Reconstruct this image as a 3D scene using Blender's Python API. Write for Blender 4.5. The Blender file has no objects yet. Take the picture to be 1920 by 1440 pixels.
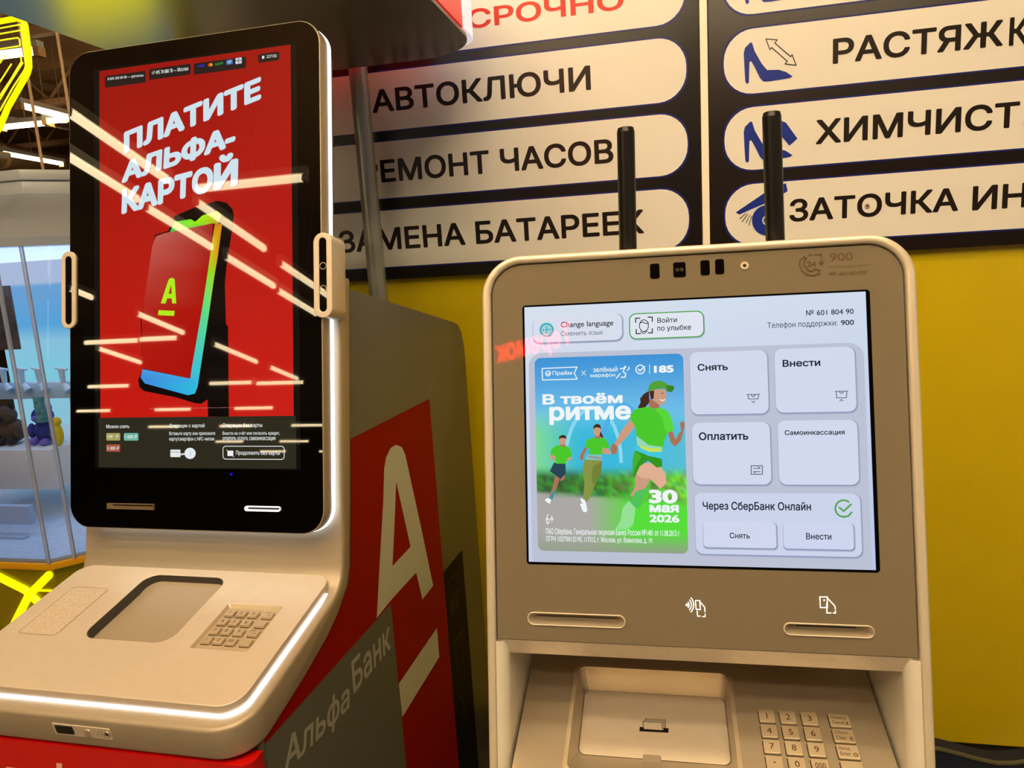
import bpy, math, random
from math import radians, sin, cos, tan, pi
from mathutils import Vector, Matrix
from mathutils.geometry import tessellate_polygon, delaunay_2d_cdt
random.seed(7)
D = bpy.data
SC = bpy.context.scene
COL = SC.collection

# ------------------------------------------------------------------ camera, world, exposure
YAW, PIT, ROL, F = radians(12.45013), radians(9.83912), radians(3.47895), 1373.495
EYE = Vector((0, 0, 1.62))
fwd = Vector((-sin(YAW)*cos(PIT), cos(YAW)*cos(PIT), -sin(PIT)))
rgt = Vector((cos(YAW), sin(YAW), 0)); dwn = fwd.cross(rgt)
CX = rgt*cos(ROL) + dwn*sin(ROL); CY = -rgt*sin(ROL) + dwn*cos(ROL)
cam_d = D.cameras.new('camera'); cam = D.objects.new('camera', cam_d); COL.objects.link(cam)
cam_d.sensor_fit = 'HORIZONTAL'; cam_d.sensor_width = 36; cam_d.lens = F/1920*36
cam_d.clip_start = .02; cam_d.clip_end = 100
cam.matrix_world = Matrix(((CX.x, -CY.x, -fwd.x, EYE.x), (CX.y, -CY.y, -fwd.y, EYE.y), (CX.z, -CY.z, -fwd.z, EYE.z), (0, 0, 0, 1)))
SC.camera = cam
SC.view_settings.view_transform = 'Standard'; SC.view_settings.look = 'None'
SC.view_settings.gamma = 1; SC.view_settings.use_curve_mapping = False
SC.view_settings.exposure = 0.0
TUBE_L = 18.0
WORLD_L = .26
w = D.worlds.new('world'); SC.world = w; w.use_nodes = True
w.node_tree.nodes['Background'].inputs[0].default_value = (1., .86, .68, 1)
w.node_tree.nodes['Background'].inputs[1].default_value = WORLD_L

def ray(px, py):
    return (CX*((px-960)/F) + CY*((py-720)/F) + fwd).normalized()

# ------------------------------------------------------------------ materials
def lin(c):
    return tuple(((x/255)/12.92 if x/255 <= .04045 else ((x/255+.055)/1.055)**2.4) for x in c[:3])
MATS = {}
def mat(name, col, rough=.5, metal=0., emit=None, es=0., noise=0., nscale=60, bump=0., bscale=400, spec=.5, alpha=1., trans=0., coat=0., vcol=False):
    if name in MATS: return MATS[name]
    m = D.materials.new(name); m.use_nodes = True; nt = m.node_tree; b = nt.nodes['Principled BSDF']
    c = lin(col) + (1,)
    b.inputs['Base Color'].default_value = c; b.inputs['Roughness'].default_value = rough
    b.inputs['Metallic'].default_value = metal; b.inputs['Specular IOR Level'].default_value = spec
    b.inputs['Alpha'].default_value = alpha; b.inputs['Transmission Weight'].default_value = trans
    b.inputs['Coat Weight'].default_value = coat; b.inputs['Coat Roughness'].default_value = .03
    tc = nt.nodes.new('ShaderNodeTexCoord')
    if noise:
        n = nt.nodes.new('ShaderNodeTexNoise'); n.inputs['Scale'].default_value = nscale; n.inputs['Detail'].default_value = 5
        nt.links.new(tc.outputs['Object'], n.inputs['Vector'])
        r = nt.nodes.new('ShaderNodeValToRGB'); r.color_ramp.elements[0].position = .3; r.color_ramp.elements[1].position = .7
        r.color_ramp.elements[0].color = tuple(x*(1-noise) for x in c[:3]) + (1,)
        r.color_ramp.elements[1].color = tuple(min(1, x*(1+noise)) for x in c[:3]) + (1,)
        nt.links.new(n.outputs['Fac'], r.inputs['Fac']); nt.links.new(r.outputs['Color'], b.inputs['Base Color'])
    if bump:
        n = nt.nodes.new('ShaderNodeTexNoise'); n.inputs['Scale'].default_value = bscale; n.inputs['Detail'].default_value = 3
        nt.links.new(tc.outputs['Object'], n.inputs['Vector'])
        bp = nt.nodes.new('ShaderNodeBump'); bp.inputs['Strength'].default_value = bump; bp.inputs['Distance'].default_value = .001
        nt.links.new(n.outputs['Fac'], bp.inputs['Height']); nt.links.new(bp.outputs['Normal'], b.inputs['Normal'])
    if emit is not None:
        b.inputs['Emission Color'].default_value = lin(emit) + (1,); b.inputs['Emission Strength'].default_value = es
    if vcol:
        a = nt.nodes.new('ShaderNodeAttribute'); a.attribute_name = 'Col'
        nt.links.new(a.outputs['Color'], b.inputs['Emission Color' if es else 'Base Color'])
        if es: b.inputs['Emission Strength'].default_value = es
    MATS[name] = m
    return m
CHAMP = mat('champagne_paint', (214, 203, 188), .38, .3, noise=.02, bump=.12, bscale=900)
CHAMP_SHADED = mat('champagne_shaded', (168, 156, 136), .42, .25, bump=.1, bscale=900)  # champagne darkened in colour, standing in for weak light on shell and lip
BRUSH = mat('satin_metal', (190, 178, 158), .33, .6, bump=.08, bscale=700)
BLACKGL = mat('black_glass', (3, 3, 3), .015, spec=.55)
BLACK = mat('black_plastic', (10, 9, 9), .4)
DARK = mat('dark_gap', (12, 10, 8), .6)
SCR_A = mat('screen_picture', (0, 0, 0), .02, es=1., vcol=True, spec=.55)
SCR_S = mat('menu_screen_picture', (0, 0, 0), .02, es=1., vcol=True, spec=.3)
PRINT = mat('vinyl_print', (0, 0, 0), .45, vcol=True, spec=.25)
SIDEP = mat('side_vinyl', (0, 0, 0), .55, vcol=True, spec=.08)
PRINTG = mat('sign_print', (0, 0, 0), .3, vcol=True, spec=.4)
LED = mat('white_led', (255, 255, 255), .4, emit=(225, 240, 255), es=2.6)
GREYP = mat('grey_metal_paint', (98, 98, 90), .42, .3, bump=.05)
REDP = mat('red_vinyl', (190, 12, 8), .35)
GLASSPAINT = mat('back_painted_glass', (122, 112, 94), .03, .0, spec=.5)
KEYM = mat('key_metal', (205, 190, 165), .35, .45)
INK = mat('ink', (60, 45, 30), .5)
YEL = mat('yellow_panel', (200, 178, 12), .22, noise=.04, nscale=3, spec=.45)
TUBE = mat('lamp_tube', (255, 255, 255), .5, emit=(255, 228, 180), es=TUBE_L)
WHITEPL = mat('white_plastic', (225, 225, 220), .4)

# ------------------------------------------------------------------ objects
def tag(o, label=None, cat=None, group=None, kind=None):
    if label: o['label'] = label
    if cat: o['category'] = cat
    if group: o['group'] = group
    if kind: o['kind'] = kind
    return o
def mk(name, vs, fs, m, parent=None, smooth=False, kind=None, cols=None, label=None):
    me = D.meshes.new(name); me.from_pydata([tuple(v) for v in vs], [], fs)
    if m: me.materials.append(m)
    if cols:
        ca = me.color_attributes.new('Col', 'FLOAT_COLOR', 'POINT')
        for i, c in enumerate(cols): ca.data[i].color = tuple(c) + (1,)
    if smooth:
        for p in me.polygons: p.use_smooth = True
    me.update()
    o = D.objects.new(name, me); COL.objects.link(o)
    if parent: o.parent = parent
    if kind: o['kind'] = kind
    if label: o['label'] = label
    return o
ROOTS = []
def empty(name, loc, rz=0.):
    o = D.objects.new(name, None); COL.objects.link(o); o.location = loc; o.rotation_euler = (0, 0, rz); o.empty_display_size = .1
    return o
class MB:
    def __init__(s): s.v = []; s.f = []
    def add(s, vs, fs):
        k = len(s.v); s.v += [tuple(v) for v in vs]; s.f += [tuple(i+k for i in f) for f in fs]; return s
    def box(s, a, b, M=None):
        vs = [Vector((x, y, z)) for x in (a[0], b[0]) for y in (a[1], b[1]) for z in (a[2], b[2])]
        if M: vs = [M @ v for v in vs]
        return s.add(vs, [(0, 1, 3, 2), (4, 6, 7, 5), (0, 4, 5, 1), (2, 3, 7, 6), (0, 2, 6, 4), (1, 5, 7, 3)])
    def tube(s, p0, p1, r0, r1=None, n=12, cap=True):
        r1 = r0 if r1 is None else r1; p0 = Vector(p0); p1 = Vector(p1); d = (p1-p0).normalized()
        a = d.orthogonal().normalized(); b = d.cross(a); vs = []
        for p, r in ((p0, r0), (p1, r1)):
            vs += [p + (a*cos(2*pi*i/n)+b*sin(2*pi*i/n))*r for i in range(n)]
        fs = [(i, (i+1) % n, n+(i+1) % n, n+i) for i in range(n)]
        if cap: fs += [tuple(range(n))[::-1], tuple(range(n, 2*n))]
        return s.add(vs, fs)
    def path(s, pts, r, n=8, cyc=False):
        pts = [Vector(p) for p in pts]; m = len(pts)
        for i in range(m if cyc else m-1): s.tube(pts[i], pts[(i+1) % m], r, n=n)
        for p in pts: s.ball(p, (r, r, r), 8, 5)
        return s
    def ball(s, c, r, n=16, k=10, M=None):
        c = Vector(c); vs = []; fs = []
        for j in range(k+1):
            t = pi*j/k
            for i in range(n):
                v = Vector((r[0]*sin(t)*cos(2*pi*i/n), r[1]*sin(t)*sin(2*pi*i/n), r[2]*cos(t)))
                vs.append(c + (M @ v if M else v))
        for j in range(k):
            for i in range(n):
                fs.append((j*n+i, (j+1)*n+i, (j+1)*n+(i+1) % n, j*n+(i+1) % n))
        return s.add(vs, fs)
    def prism(s, poly, axis, a, b):
        # poly: 2D points in the plane across axis 'x' (y,z) or 'z' (x,y)
        n = len(poly)
        f = (lambda p, t: (t, p[0], p[1])) if axis == 'x' else ((lambda p, t: (p[0], p[1], t)) if axis == 'z' else (lambda p, t: (p[0], t, p[1])))
        vs = [f(p, a) for p in poly] + [f(p, b) for p in poly]
        fs = [(i, (i+1) % n, n+(i+1) % n, n+i) for i in range(n)]
        tri = tessellate_polygon([[Vector((p[0], p[1], 0)) for p in poly]])
        fs += [tuple(t) for t in tri] + [tuple(i+n for i in t[::-1]) for t in tri]
        return s.add(vs, fs)
    def build(s, name, m, parent=None, bevel=0., seg=2, smooth=False, **k):
        o = mk(name, s.v, s.f, m, parent, smooth, **k)
        import bmesh
        bm = bmesh.new(); bm.from_mesh(o.data); bmesh.ops.recalc_face_normals(bm, faces=bm.faces)
        if bevel:
            bmesh.ops.dissolve_limit(bm, angle_limit=.01, verts=bm.verts, edges=bm.edges)
            es = [e for e in bm.edges if len(e.link_faces) == 2 and e.calc_face_angle(0) > .5]
            bmesh.ops.bevel(bm, geom=es, offset=bevel, segments=seg, profile=.5, affect='EDGES', clamp_overlap=True)
        bm.to_mesh(o.data); bm.free()
        if bevel or smooth:
            for p in o.data.polygons: p.use_smooth = True
            try: o.data.set_sharp_from_angle(angle=radians(35))
            except Exception: pass
        return o

def rr(a0, b0, a1, b1, r, n=7):
    if a0 > a1: a0, a1 = a1, a0
    if b0 > b1: b0, b1 = b1, b0
    if not isinstance(r, (tuple, list)): r = (r,)*4      # bl, br, tr, tl
    r = [min(q, (a1-a0)/2, (b1-b0)/2) for q in r]
    out = []
    for (cx, cy, q, s) in ((a0+r[0], b0+r[0], r[0], pi), (a1-r[1], b0+r[1], r[1], 1.5*pi), (a1-r[2], b1-r[2], r[2], 0), (a0+r[3], b1-r[3], r[3], .5*pi)):
        if q < 1e-6: out.append((cx, cy)); continue
        out += [(cx+q*cos(s+i*pi/2/n), cy+q*sin(s+i*pi/2/n)) for i in range(n+1)]
    return out
def circ(c, r, n=20, a0=0., ry=None):
    return [(c[0]+r*cos(a0+2*pi*i/n), c[1]+(ry or r)*sin(a0+2*pi*i/n)) for i in range(n)]

class Plane:
    """a real flat surface: p0 + u*a + v*b in the frame of its thing (root); px() reads the photo point lying on it"""
    def __init__(s, p0, u, v, root=None):
        s.p0 = Vector(p0); s.u = Vector(u).normalized(); s.v = Vector(v).normalized(); s.n = s.u.cross(s.v); s.root = root
        s.W = Matrix.Translation(root.location) @ Matrix.Rotation(root.rotation_euler.z, 4, 'Z') if root else Matrix.Identity(4)
        s.Wi = s.W.inverted()
    def px(s, x, y, off=0.):
        c = s.Wi @ EYE; d = s.Wi.to_3x3() @ ray(x, y); o = s.p0 + s.n*off
        h = c + d*((o-c).dot(s.n)/d.dot(s.n)) - s.p0
        return (h.dot(s.u), h.dot(s.v))
    def at(s, a, b, off=0.): return s.p0 + s.u*a + s.v*b + s.n*off
    def box(s, x0, y0, x1, y1, off=0.):
        a = s.px(x0, y0, off); b = s.px(x1, y1, off); return (min(a[0], b[0]), min(a[1], b[1]), max(a[0], b[0]), max(a[1], b[1]))

_tc = {}
def inside(p, L):
    c = False; n = len(L)
    for i in range(n):
        (x0, y0), (x1, y1) = L[i-1], L[i]
        if (y0 > p[1]) != (y1 > p[1]) and p[0] < (x1-x0)*(p[1]-y0)/(y1-y0)+x0: c = not c
    return c
def sarea(L): return sum(L[i-1][0]*L[i][1]-L[i][0]*L[i-1][1] for i in range(len(L)))/2
def text2d(body, bold=0., shear=0., res=4):
    """letters as triangles: every contour of the built-in font is filled by itself with its own holes"""
    k = (body, bold, shear, res)
    if k in _tc: return _tc[k]
    c = D.curves.new('t', 'FONT'); c.body = body; c.size = 1; c.shear = shear
    o = D.objects.new('t', c); COL.objects.link(o); bpy.context.view_layer.update()
    cv = o.evaluated_get(bpy.context.evaluated_depsgraph_get()).to_curve(bpy.context.evaluated_depsgraph_get())
    Ls = []
    for sp in cv.splines:
        bp = sp.bezier_points; n = len(bp); L = []
        if n:
            for i in range(n):
                p0, p1 = bp[i], bp[(i+1) % n]; A, B_, C_, E_ = p0.co, p0.handle_right, p1.handle_left, p1.co
                d = (E_-A); ln = d.length
                straight = ln < 1e-9 or (abs(d.x*(B_-A).y-d.y*(B_-A).x)/ln < 1e-4 and abs(d.x*(C_-A).y-d.y*(C_-A).x)/ln < 1e-4)
                m = 1 if straight else res
                for j in range(m):
                    t = j/m; q = A*(1-t)**3+B_*3*t*(1-t)**2+C_*3*t*t*(1-t)+E_*t**3
                    if not L or (abs(L[-1][0]-q.x)+abs(L[-1][1]-q.y)) > 1e-5: L.append((q.x, q.y))
        else: L = [(p.co[0], p.co[1]) for p in sp.points]
        if len(L) > 2 and (abs(L[0][0]-L[-1][0])+abs(L[0][1]-L[-1][1])) < 1e-5: L.pop()
        if len(L) > 2 and abs(sarea(L)) > 1e-6: Ls.append(L)
    D.objects.remove(o); D.curves.remove(c)
    pts = []; eds = []
    for L in Ls:
        m = len(pts); pts += [Vector(p) for p in L]; eds += [(m+i, m+(i+1) % len(L)) for i in range(len(L))]
    bbs = [(min(p[0] for p in L), max(p[0] for p in L), min(p[1] for p in L), max(p[1] for p in L), L) for L in Ls]
    ov, _e, of = delaunay_2d_cdt(pts, eds, [], 0, 1e-6)[:3]
    vs = [(p.x, p.y) for p in ov]; fs = []
    for t in of:
        cx = sum(vs[i][0] for i in t)/3; cy = sum(vs[i][1] for i in t)/3; wn = 0
        for (xa, xb, ya, yb, L) in bbs:
            if xa <= cx <= xb and ya <= cy <= yb and inside((cx, cy), L): wn += 1 if sarea(L) > 0 else -1
        if wn: fs.append(tuple(t))
    if bold:      # heavier weight: the same glyph laid again shifted all round
        n0 = len(vs); v0, f0 = list(vs), list(fs); ks = 8 if bold >= .015 else 4
        for k_ in range(ks):
            dx, dy = bold*cos(2*pi*(k_+.5)/ks), bold*sin(2*pi*(k_+.5)/ks); m = len(vs)
            vs += [(x+dx, y+dy) for x, y in v0]; fs += [tuple(i+m for i in f) for f in f0]
    x0 = min(v[0] for v in vs); x1 = max(v[0] for v in vs); y0 = min(v[1] for v in vs); y1 = max(v[1] for v in vs)
    vs = [((x-x0)/(x1-x0), (y-y0)/(y1-y0)) for x, y in vs]
    _tc[k] = (vs, fs, (x1-x0)/(y1-y0)); return _tc[k]

class Art:
    """flat print / screen picture on a plane"""
    def __init__(s, plane, off=.0004, ox=0, oy=0, sc=1., step=.00006):
        s.pl = plane; s.off = off; s.v = []; s.f = []; s.c = []; s.T = (ox, oy, sc); s.k = 0; s.step = step
    def P(s, p): return s.pl.px(s.T[0]+p[0]/s.T[2], s.T[1]+p[1]/s.T[2])
    def raw(s, ab, fs, cols, rep=1):
        s.k += 1; off = s.off + s.step*s.k; k = len(s.v); n1 = max(len(ab)//rep, 1)
        s.v += [s.pl.at(a, b, off+(i//n1)*3e-6) for i, (a, b) in enumerate(ab)]; s.c += cols
        for f in fs:
            ar = sum(ab[f[i-1]][0]*ab[f[i]][1]-ab[f[i]][0]*ab[f[i-1]][1] for i in range(len(f)))
            if abs(ar) < 1e-15: continue
            s.f.append(tuple(i+k for i in (f if ar > 0 else f[::-1])))
    def loops(s, ls, col):
        flat = [p for l in ls for p in l]
        tri = tessellate_polygon([[Vector((p[0], p[1], 0)) for p in l] for l in ls])
        cols = [lin(c) for c in col] if isinstance(col[0], (tuple, list)) else [lin(col)]*len(flat)
        s.raw(flat, tri, cols)
    def poly(s, pts, col, holes=()): s.loops([[s.P(p) for p in pts]] + [[s.P(p) for p in h] for h in holes], col)
    def rect(s, x0, y0, x1, y1, col, r=0., line=0.):
        a = s.P((x0, y0)); b = s.P((x1, y1)); L = [rr(a[0], a[1], b[0], b[1], r)]
        if line: L.append(rr(min(a[0], b[0])+line, min(a[1], b[1])+line, max(a[0], b[0])-line, max(a[1], b[1])-line, max(r-line, 0)))
        s.loops(L, col); return L[0]
    def line(s, pts, wd, col, cyc=False):
        q = [Vector(s.P(p)) for p in pts]; m = len(q); ab = []; fs = []
        for i in range(m if cyc else m-1):
            a, b = q[i], q[(i+1) % m]; d = (b-a)
            if d.length < 1e-9: continue
            d.normalize(); nn = Vector((-d.y, d.x))*wd/2; e = d*wd*.35; k = len(ab)
            ab += [tuple(a-e+nn), tuple(a-e-nn), tuple(b+e-nn), tuple(b+e+nn)]; fs.append((k, k+1, k+2)); fs.append((k, k+2, k+3))
        s.raw(ab, fs, [lin(col)]*len(ab))
    def text(s, body, lb, rt, col, bold=.0, shear=0., res=3, br=None, tl=None):
        vs, fs, _ = text2d(body, bold, shear, res); A = s.P(lb); C = s.P(rt)
        B = (C[0], A[1]); T = (A[0], C[1])
        if br: B = s.P(br); T = s.P(tl)
        ab = [(A[0]+(B[0]-A[0])*x+(T[0]-A[0])*y, A[1]+(B[1]-A[1])*x+(T[1]-A[1])*y) for x, y in vs]
        s.raw(ab, fs, [lin(col)]*len(ab), rep=1 if not bold else (9 if bold >= .015 else 5))
    def build(s, name, m, parent, **k): return mk(name, s.v, s.f, m, parent, cols=s.c, **k)

def plate(name, pl, loops, z1, th, m, parent, bev=0., seg=2, **k):
    """flat slab lying on a plane, front face at offset z1, with holes, thickness and rounded edges"""
    c = D.curves.new('c', 'CURVE'); c.dimensions = '2D'; c.fill_mode = 'BOTH'; c.extrude = max(th/2-bev, 1e-5); c.bevel_depth = bev; c.bevel_resolution = seg; c.offset = -bev
    for L in loops:
        sp = c.splines.new('POLY'); sp.points.add(len(L)-1)
        for i, p in enumerate(L): sp.points[i].co = (p[0], p[1], 0, 1)
        sp.use_cyclic_u = True
    o = D.objects.new('c', c); COL.objects.link(o); bpy.context.view_layer.update()
    me = D.meshes.new_from_object(o.evaluated_get(bpy.context.evaluated_depsgraph_get()))
    D.objects.remove(o); D.curves.remove(c)
    vs = [pl.at(v.co.x, v.co.y, v.co.z + z1 - th/2) for v in me.vertices]; fs = [tuple(p.vertices) for p in me.polygons]
    D.meshes.remove(me)
    mb = MB(); mb.add(vs, fs); o = mb.build(name, m, parent, smooth=True, **k); 
    return o
def loft(name, pl, L1, o1, L2, o2, m, parent, cap=False, closed=True, smooth=True, **k):
    n = len(L1); vs = [pl.at(a, b, o1) for a, b in L1] + [pl.at(a, b, o2) for a, b in L2]
    fs = [(i, (i+1) % n, n+(i+1) % n, n+i) for i in range(n if closed else n-1)]
    if cap: fs.append(tuple(range(n, 2*n)))
    mb = MB(); mb.add(vs, fs); o = mb.build(name, m, parent, smooth=smooth, **k)
    # make sure inside faces the open side is irrelevant for cycles
    return o

# ================================================================== SETTING
WY = 2.12
wallP = Plane((0, WY, 0), (1, 0, 0), (0, 0, 1))
zb = wallP.px(1800, 1392)[1]
fl = MB().box((-26, -24, -.05), (9, 22, 0)).build('floor', mat('floor_tile', (105, 98, 88), .25, noise=.06, nscale=2), kind='structure')
MB().box((-26, -24, 5.2), (9, 22, 5.3)).build('ceiling', mat('roof_deck', (205, 165, 120), .8, noise=.15, nscale=.6), kind='structure')
MB().box((-1.45, WY+.012, 0), (5.2, WY+.25, 3.4)).build('wall_back', mat('dark_wall', (40, 38, 36), .6), kind='structure')
mk_y = MB().box((-1.45, WY, zb), (5.2, WY+.012, 3.3)).build('trim_1', YEL, kind='structure', label='glossy yellow wall panel behind the machines')
MB().box((-26, 21.9, 0), (9, 22, 5.2)).build('wall_far', mat('far_wall', (120, 95, 70), .8, noise=.3, nscale=.4), kind='structure')
MB().box((-26, -24, 0), (-25.9, 22, 5.2)).build('wall_left', mat('far_wall', (120, 95, 70)), kind='structure')
MB().box((-26, -24, 0), (9, -23.9, 5.2)).build('wall_front', mat('far_wall', (120, 95, 70)), kind='structure')

# roof structure seen past the left machine
STEEL = mat('roof_steel', (185, 150, 110), .6, noise=.1, nscale=2)
for i, y in enumerate((5.5, 8.0, 11.0, 14.0, 17.0)):
    t = empty('roof_truss', (-12, y, 4.55))
    tag(t, ['steel roof truss nearest behind the candy machine', 'second steel roof truss from the machines', 'third steel roof truss from the machines', 'fourth steel roof truss from the machines', 'steel roof truss farthest back in the hall'][i], 'roof truss', 'roof trusses of the hall')
    MB().box((-10, -.06, 0), (9, .06, .1)).build('bottom_chord', STEEL, t)
    MB().box((-10, -.06, .55), (9, .06, .65)).build('top_chord', STEEL, t)
    for k in range(19):
        mb = MB(); x = -10+k; mb.tube((x, 0, .1), (x+.5, 0, .55), .025, n=6); mb.tube((x+.5, 0, .55), (x+1, 0, .1), .025, n=6)
        mb.build('web_brace', STEEL, t)
for i, (x, r, z) in enumerate(((-10.9, .3, 4.75), (-13.5, .25, 4.3), (-5.5, .2, 4.75))):
    d = empty('air_duct', (x, 12, z))
    tag(d, ['wide round air duct under the roof behind the neon lines', 'thinner round air duct farthest left under the roof', 'thinnest air duct under the roof, right of the wide one'][i], 'air duct', 'air ducts under the roof')
    MB().tube((0, -7, 0), (0, 9, 0), r, n=20).build('duct_pipe', mat('duct_metal', (165, 132, 95), .45, .4), d, smooth=True)
    for k in range(6): MB().tube((0, -6.6+k*2.6, 0), (0, -6.5+k*2.6, 0), r+.03, n=20).build('duct_flange', STEEL, d)
bx = MB().box((-8.3, 9.9, 2.9), (-7.6, 10.4, 4.4)).build('ceiling_box', mat('duct_box', (170, 130, 85), .6, noise=.1), bevel=.02)
tag(bx, 'beige box unit hanging under the roof above the candy machine', 'ventilation box')

# ------------------------------------------------------------------ ceiling lamps (the hall's linear lamps)
ZL = 4.04
def lamp(x, y, L, ax, label, group, twin=False):
    t = empty('linear_lamp', (x, y, ZL)); t.rotation_euler = (0, 0, 0 if ax == 'x' else pi/2)
    tag(t, label, 'ceiling lamp', group)
    for dy in ((-.08, .08) if twin else (0,)): MB().tube((-L/2, dy, 0), (L/2, dy, 0), .05 if twin else .029, n=10).build('tube', TUBE, t)
    MB().box((-L/2-.03, -.03, .066 if twin else .032), (L/2+.03, .03, .1)).build('lamp_housing', WHITEPL, t)
    for s_ in (-1, 1): MB().box((s_*(L/2+.002), -.03, -.03), (s_*(L/2+.03), .03, .026)).build('end_cap', WHITEPL, t)
    MB().tube((0, 0, .07), (0, 0, 1.15), .006, n=6).build('hanger', STEEL, t)
lampsY = [(-4.23, -1.97, 1.0), (-4.75, -2.35, .76), (-4.79, -3.35, .92), (-4.26, -3.42, 1.06), (-4.8, -4.53, .92), (-4.32, -4.89, 1.08), (-4.84, -5.6, .92), (-7.31, -6.14, .92), (-9.4, -7.69, .94), (-7.25, -7.81, 1.15), (-7.24, -9.23, .92), (-7.4, -4.82, .34)]
lampsX = [(-3.57, -2.66, 1.0), (-8.82, -6.88, 1.0), (-7.92, -6.84, .66), (-8.8, -9.9, .93), (-7.78, -10.0, 1.0), (-11.66, -9.9, 1.0)]
GR = 'linear lamps of the hall mirrored in the red screen'
for x, y, L in lampsY: lamp(x, y, L, 'y', 'linear ceiling lamp behind the viewer, mirrored in the dark glass of the left machine', GR)
for x, y, L in lampsX: lamp(x, y, L, 'x', 'linear ceiling lamp behind the viewer, mirrored in the dark glass of the left machine', GR)
for x in (-1.45, -.2, 1.05):  # unseen lamps added overhead to raise the light on machines and wall
    for y in (.25, -.7, -1.65, -2.6):
        lamp(x, y, 1.15 if x != .1 else 1.1, 'x', 'added twin linear ceiling lamp overhead, out of view', 'added lamps over the walkway', True)
for x, y in ((-4.4, 6.2), (-4.4, 9.2), (-4.4, 12.4), (-6.2, 9.6), (-6.2, 12.8)):  # unseen lamps added to brighten the roof deck
        lamp(x, y, 1.0, 'x', 'linear ceiling lamp added out of sight behind the tall screen to brighten the roof', 'added lamps of the far hall', True)
for x in (-14.5, -12.2, -10):
    for y in (-12.5, -15, -18, -20.5):
        lamp(x, y, 1.0, 'x', 'linear ceiling lamp at the far end of the hall behind the viewer', 'lamps at the far end')
fars = [((40, 200), (128, 222), 'bright linear lamp just right of the neon lines, nearest the dark canopy'), ((90, 228), (145, 226), 'short bright lamp end meeting the dark glass edge'), ((8, 240), (90, 232), 'linear lamp crossing behind the lower tip of the neon lines'), ((2, 288), (115, 308), 'lowest linear lamp, just over the white hood'), ((-10, 108), (68, 98), 'linear lamp seen through the neon lines')]
for (a, b, lab) in fars:
    cpl = Plane((0, 0, ZL), (1, 0, 0), (0, 1, 0))
    p = cpl.px(*a); q = cpl.px(*b); dx, dy = q[0]-p[0], q[1]-p[1]; Ln = min(math.hypot(dx, dy), 1.7)
    t = empty('linear_lamp', ((p[0]+q[0])/2, (p[1]+q[1])/2, ZL)); t.rotation_euler = (0, 0, math.atan2(dy, dx)); tag(t, lab, 'ceiling lamp', 'linear lamps seen under the roof')
    MB().tube((-Ln/2, 0, 0), (Ln/2, 0, 0), .026, n=10).build('tube', TUBE, t)
    MB().box((-Ln/2-.06, -.05, .045), (Ln/2+.06, .05, .11)).build('lamp_housing', WHITEPL, t)
    for s_ in (-1, 1): MB().box((s_*(Ln/2+.002), -.05, -.05), (s_*(Ln/2+.07), .05, .045)).build('end_cap', mat('lamp_cap', (230, 190, 120), .5), t)
    MB().tube((0, 0, .11), (0, 0, 1.1), .008, n=6).build('hanger', STEEL, t)

# ================================================================== SERVICE SIGN BOARDS
BLUEC = (22, 32, 120); BK = (20, 14, 16); CREAM = (226, 226, 224)
sP = Plane((0, WY-.022, 0), (1, 0, 0), (0, 0, 1))
W = lambda x, y: sP.px(x, y)
zbot = (W(730, 526)[1]+W(1712, 467)[1]+W(1915, 457)[1])/3
zt = zbot+1.05
xl = -1.4; xm = W(1309, 20)[0]; xm2 = W(1327, 20)[0]
rows = [(W(1245, 71)[1], W(1245, 192)[1]), (W(1245, 214)[1], W(1249, 329.4)[1]), (W(1249, 354.3)[1], W(904.6, 490)[1])]
rh = rows[1][0]-rows[1][1]; pitch = ((rows[0][0]-rows[2][0])/2)
rows = [(rows[0][0]+pitch, rows[0][1]+pitch)] + rows
rows2 = [(W(1417, 53)[1], W(1400, 176.7)[1]), (W(1410, 201)[1], W(1400, 319.3)[1]), (W(1476, 340)[1], W(1687, 441.7)[1])]
p2 = (rows2[0][0]-rows2[2][0])/2
rows2 = [(rows2[0][0]+p2, rows2[0][1]+p2)] + rows2
def board(name, x0, x1, label):
    t = empty(name, ((x0+x1)/2, WY, zbot)); tag(t, label, 'sign')
    t.location = (0, 0, 0); ROOTS.append((t, Vector(((x0+x1)/2, WY, zbot))))
    MB().box((x0, WY-.0225, zbot), (x1, WY, zt)).build('panel', mat('sign_black', BK, .35), t, bevel=.0015)
    return t
bL = board('service_sign', xl, W(1310, 20)[0], 'black board of white rows from watch repair to batteries, left of the gap')
bR = board('service_sign', W(1327, 20)[0], 2.0, 'black board with shoe pictures and white rows, right of the gap')
gp = MB().box((W(1311.5, 20)[0], WY-.02, zbot), (W(1325.5, 20)[0], WY, zt)).build('joint_strip', mat('cream_strip', (245, 240, 228), .4))
tag(gp, 'narrow cream strip between the two black sign boards', 'trim strip')
def pill(t, x0, x1, z0, z1, rl, rrt, texts, side, xin=None):
    a = Art(sP, off=.0008); L = .004
    r_out = (z1-z0)/2*.92
    a.loops([rr(x0-L, z0-L, x1+L, z1+L, (r_out if rl else .01, r_out if rrt else .01, r_out if rrt else .01, r_out if rl else .01))], BLUEC)
    a.loops([rr(x0, z0, x1, z1, (r_out if rl else .01, r_out if rrt else .01, r_out if rrt else .01, r_out if rl else .01))], CREAM)
    o = a.build('row_plate', PRINTG, t)
    b = Art(sP, off=.0014)
    for q in texts: b.text(*q[:4], bold=.026, res=5)
    if b.v: b.build('lettering', PRINTG, o)
    return o
xr = [W(1280, 20)[0], W(1286, 127)[0], W(1288.6, 272)[0], W(1288.6, 404)[0]]
INKC = (26, 18, 14)
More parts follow.
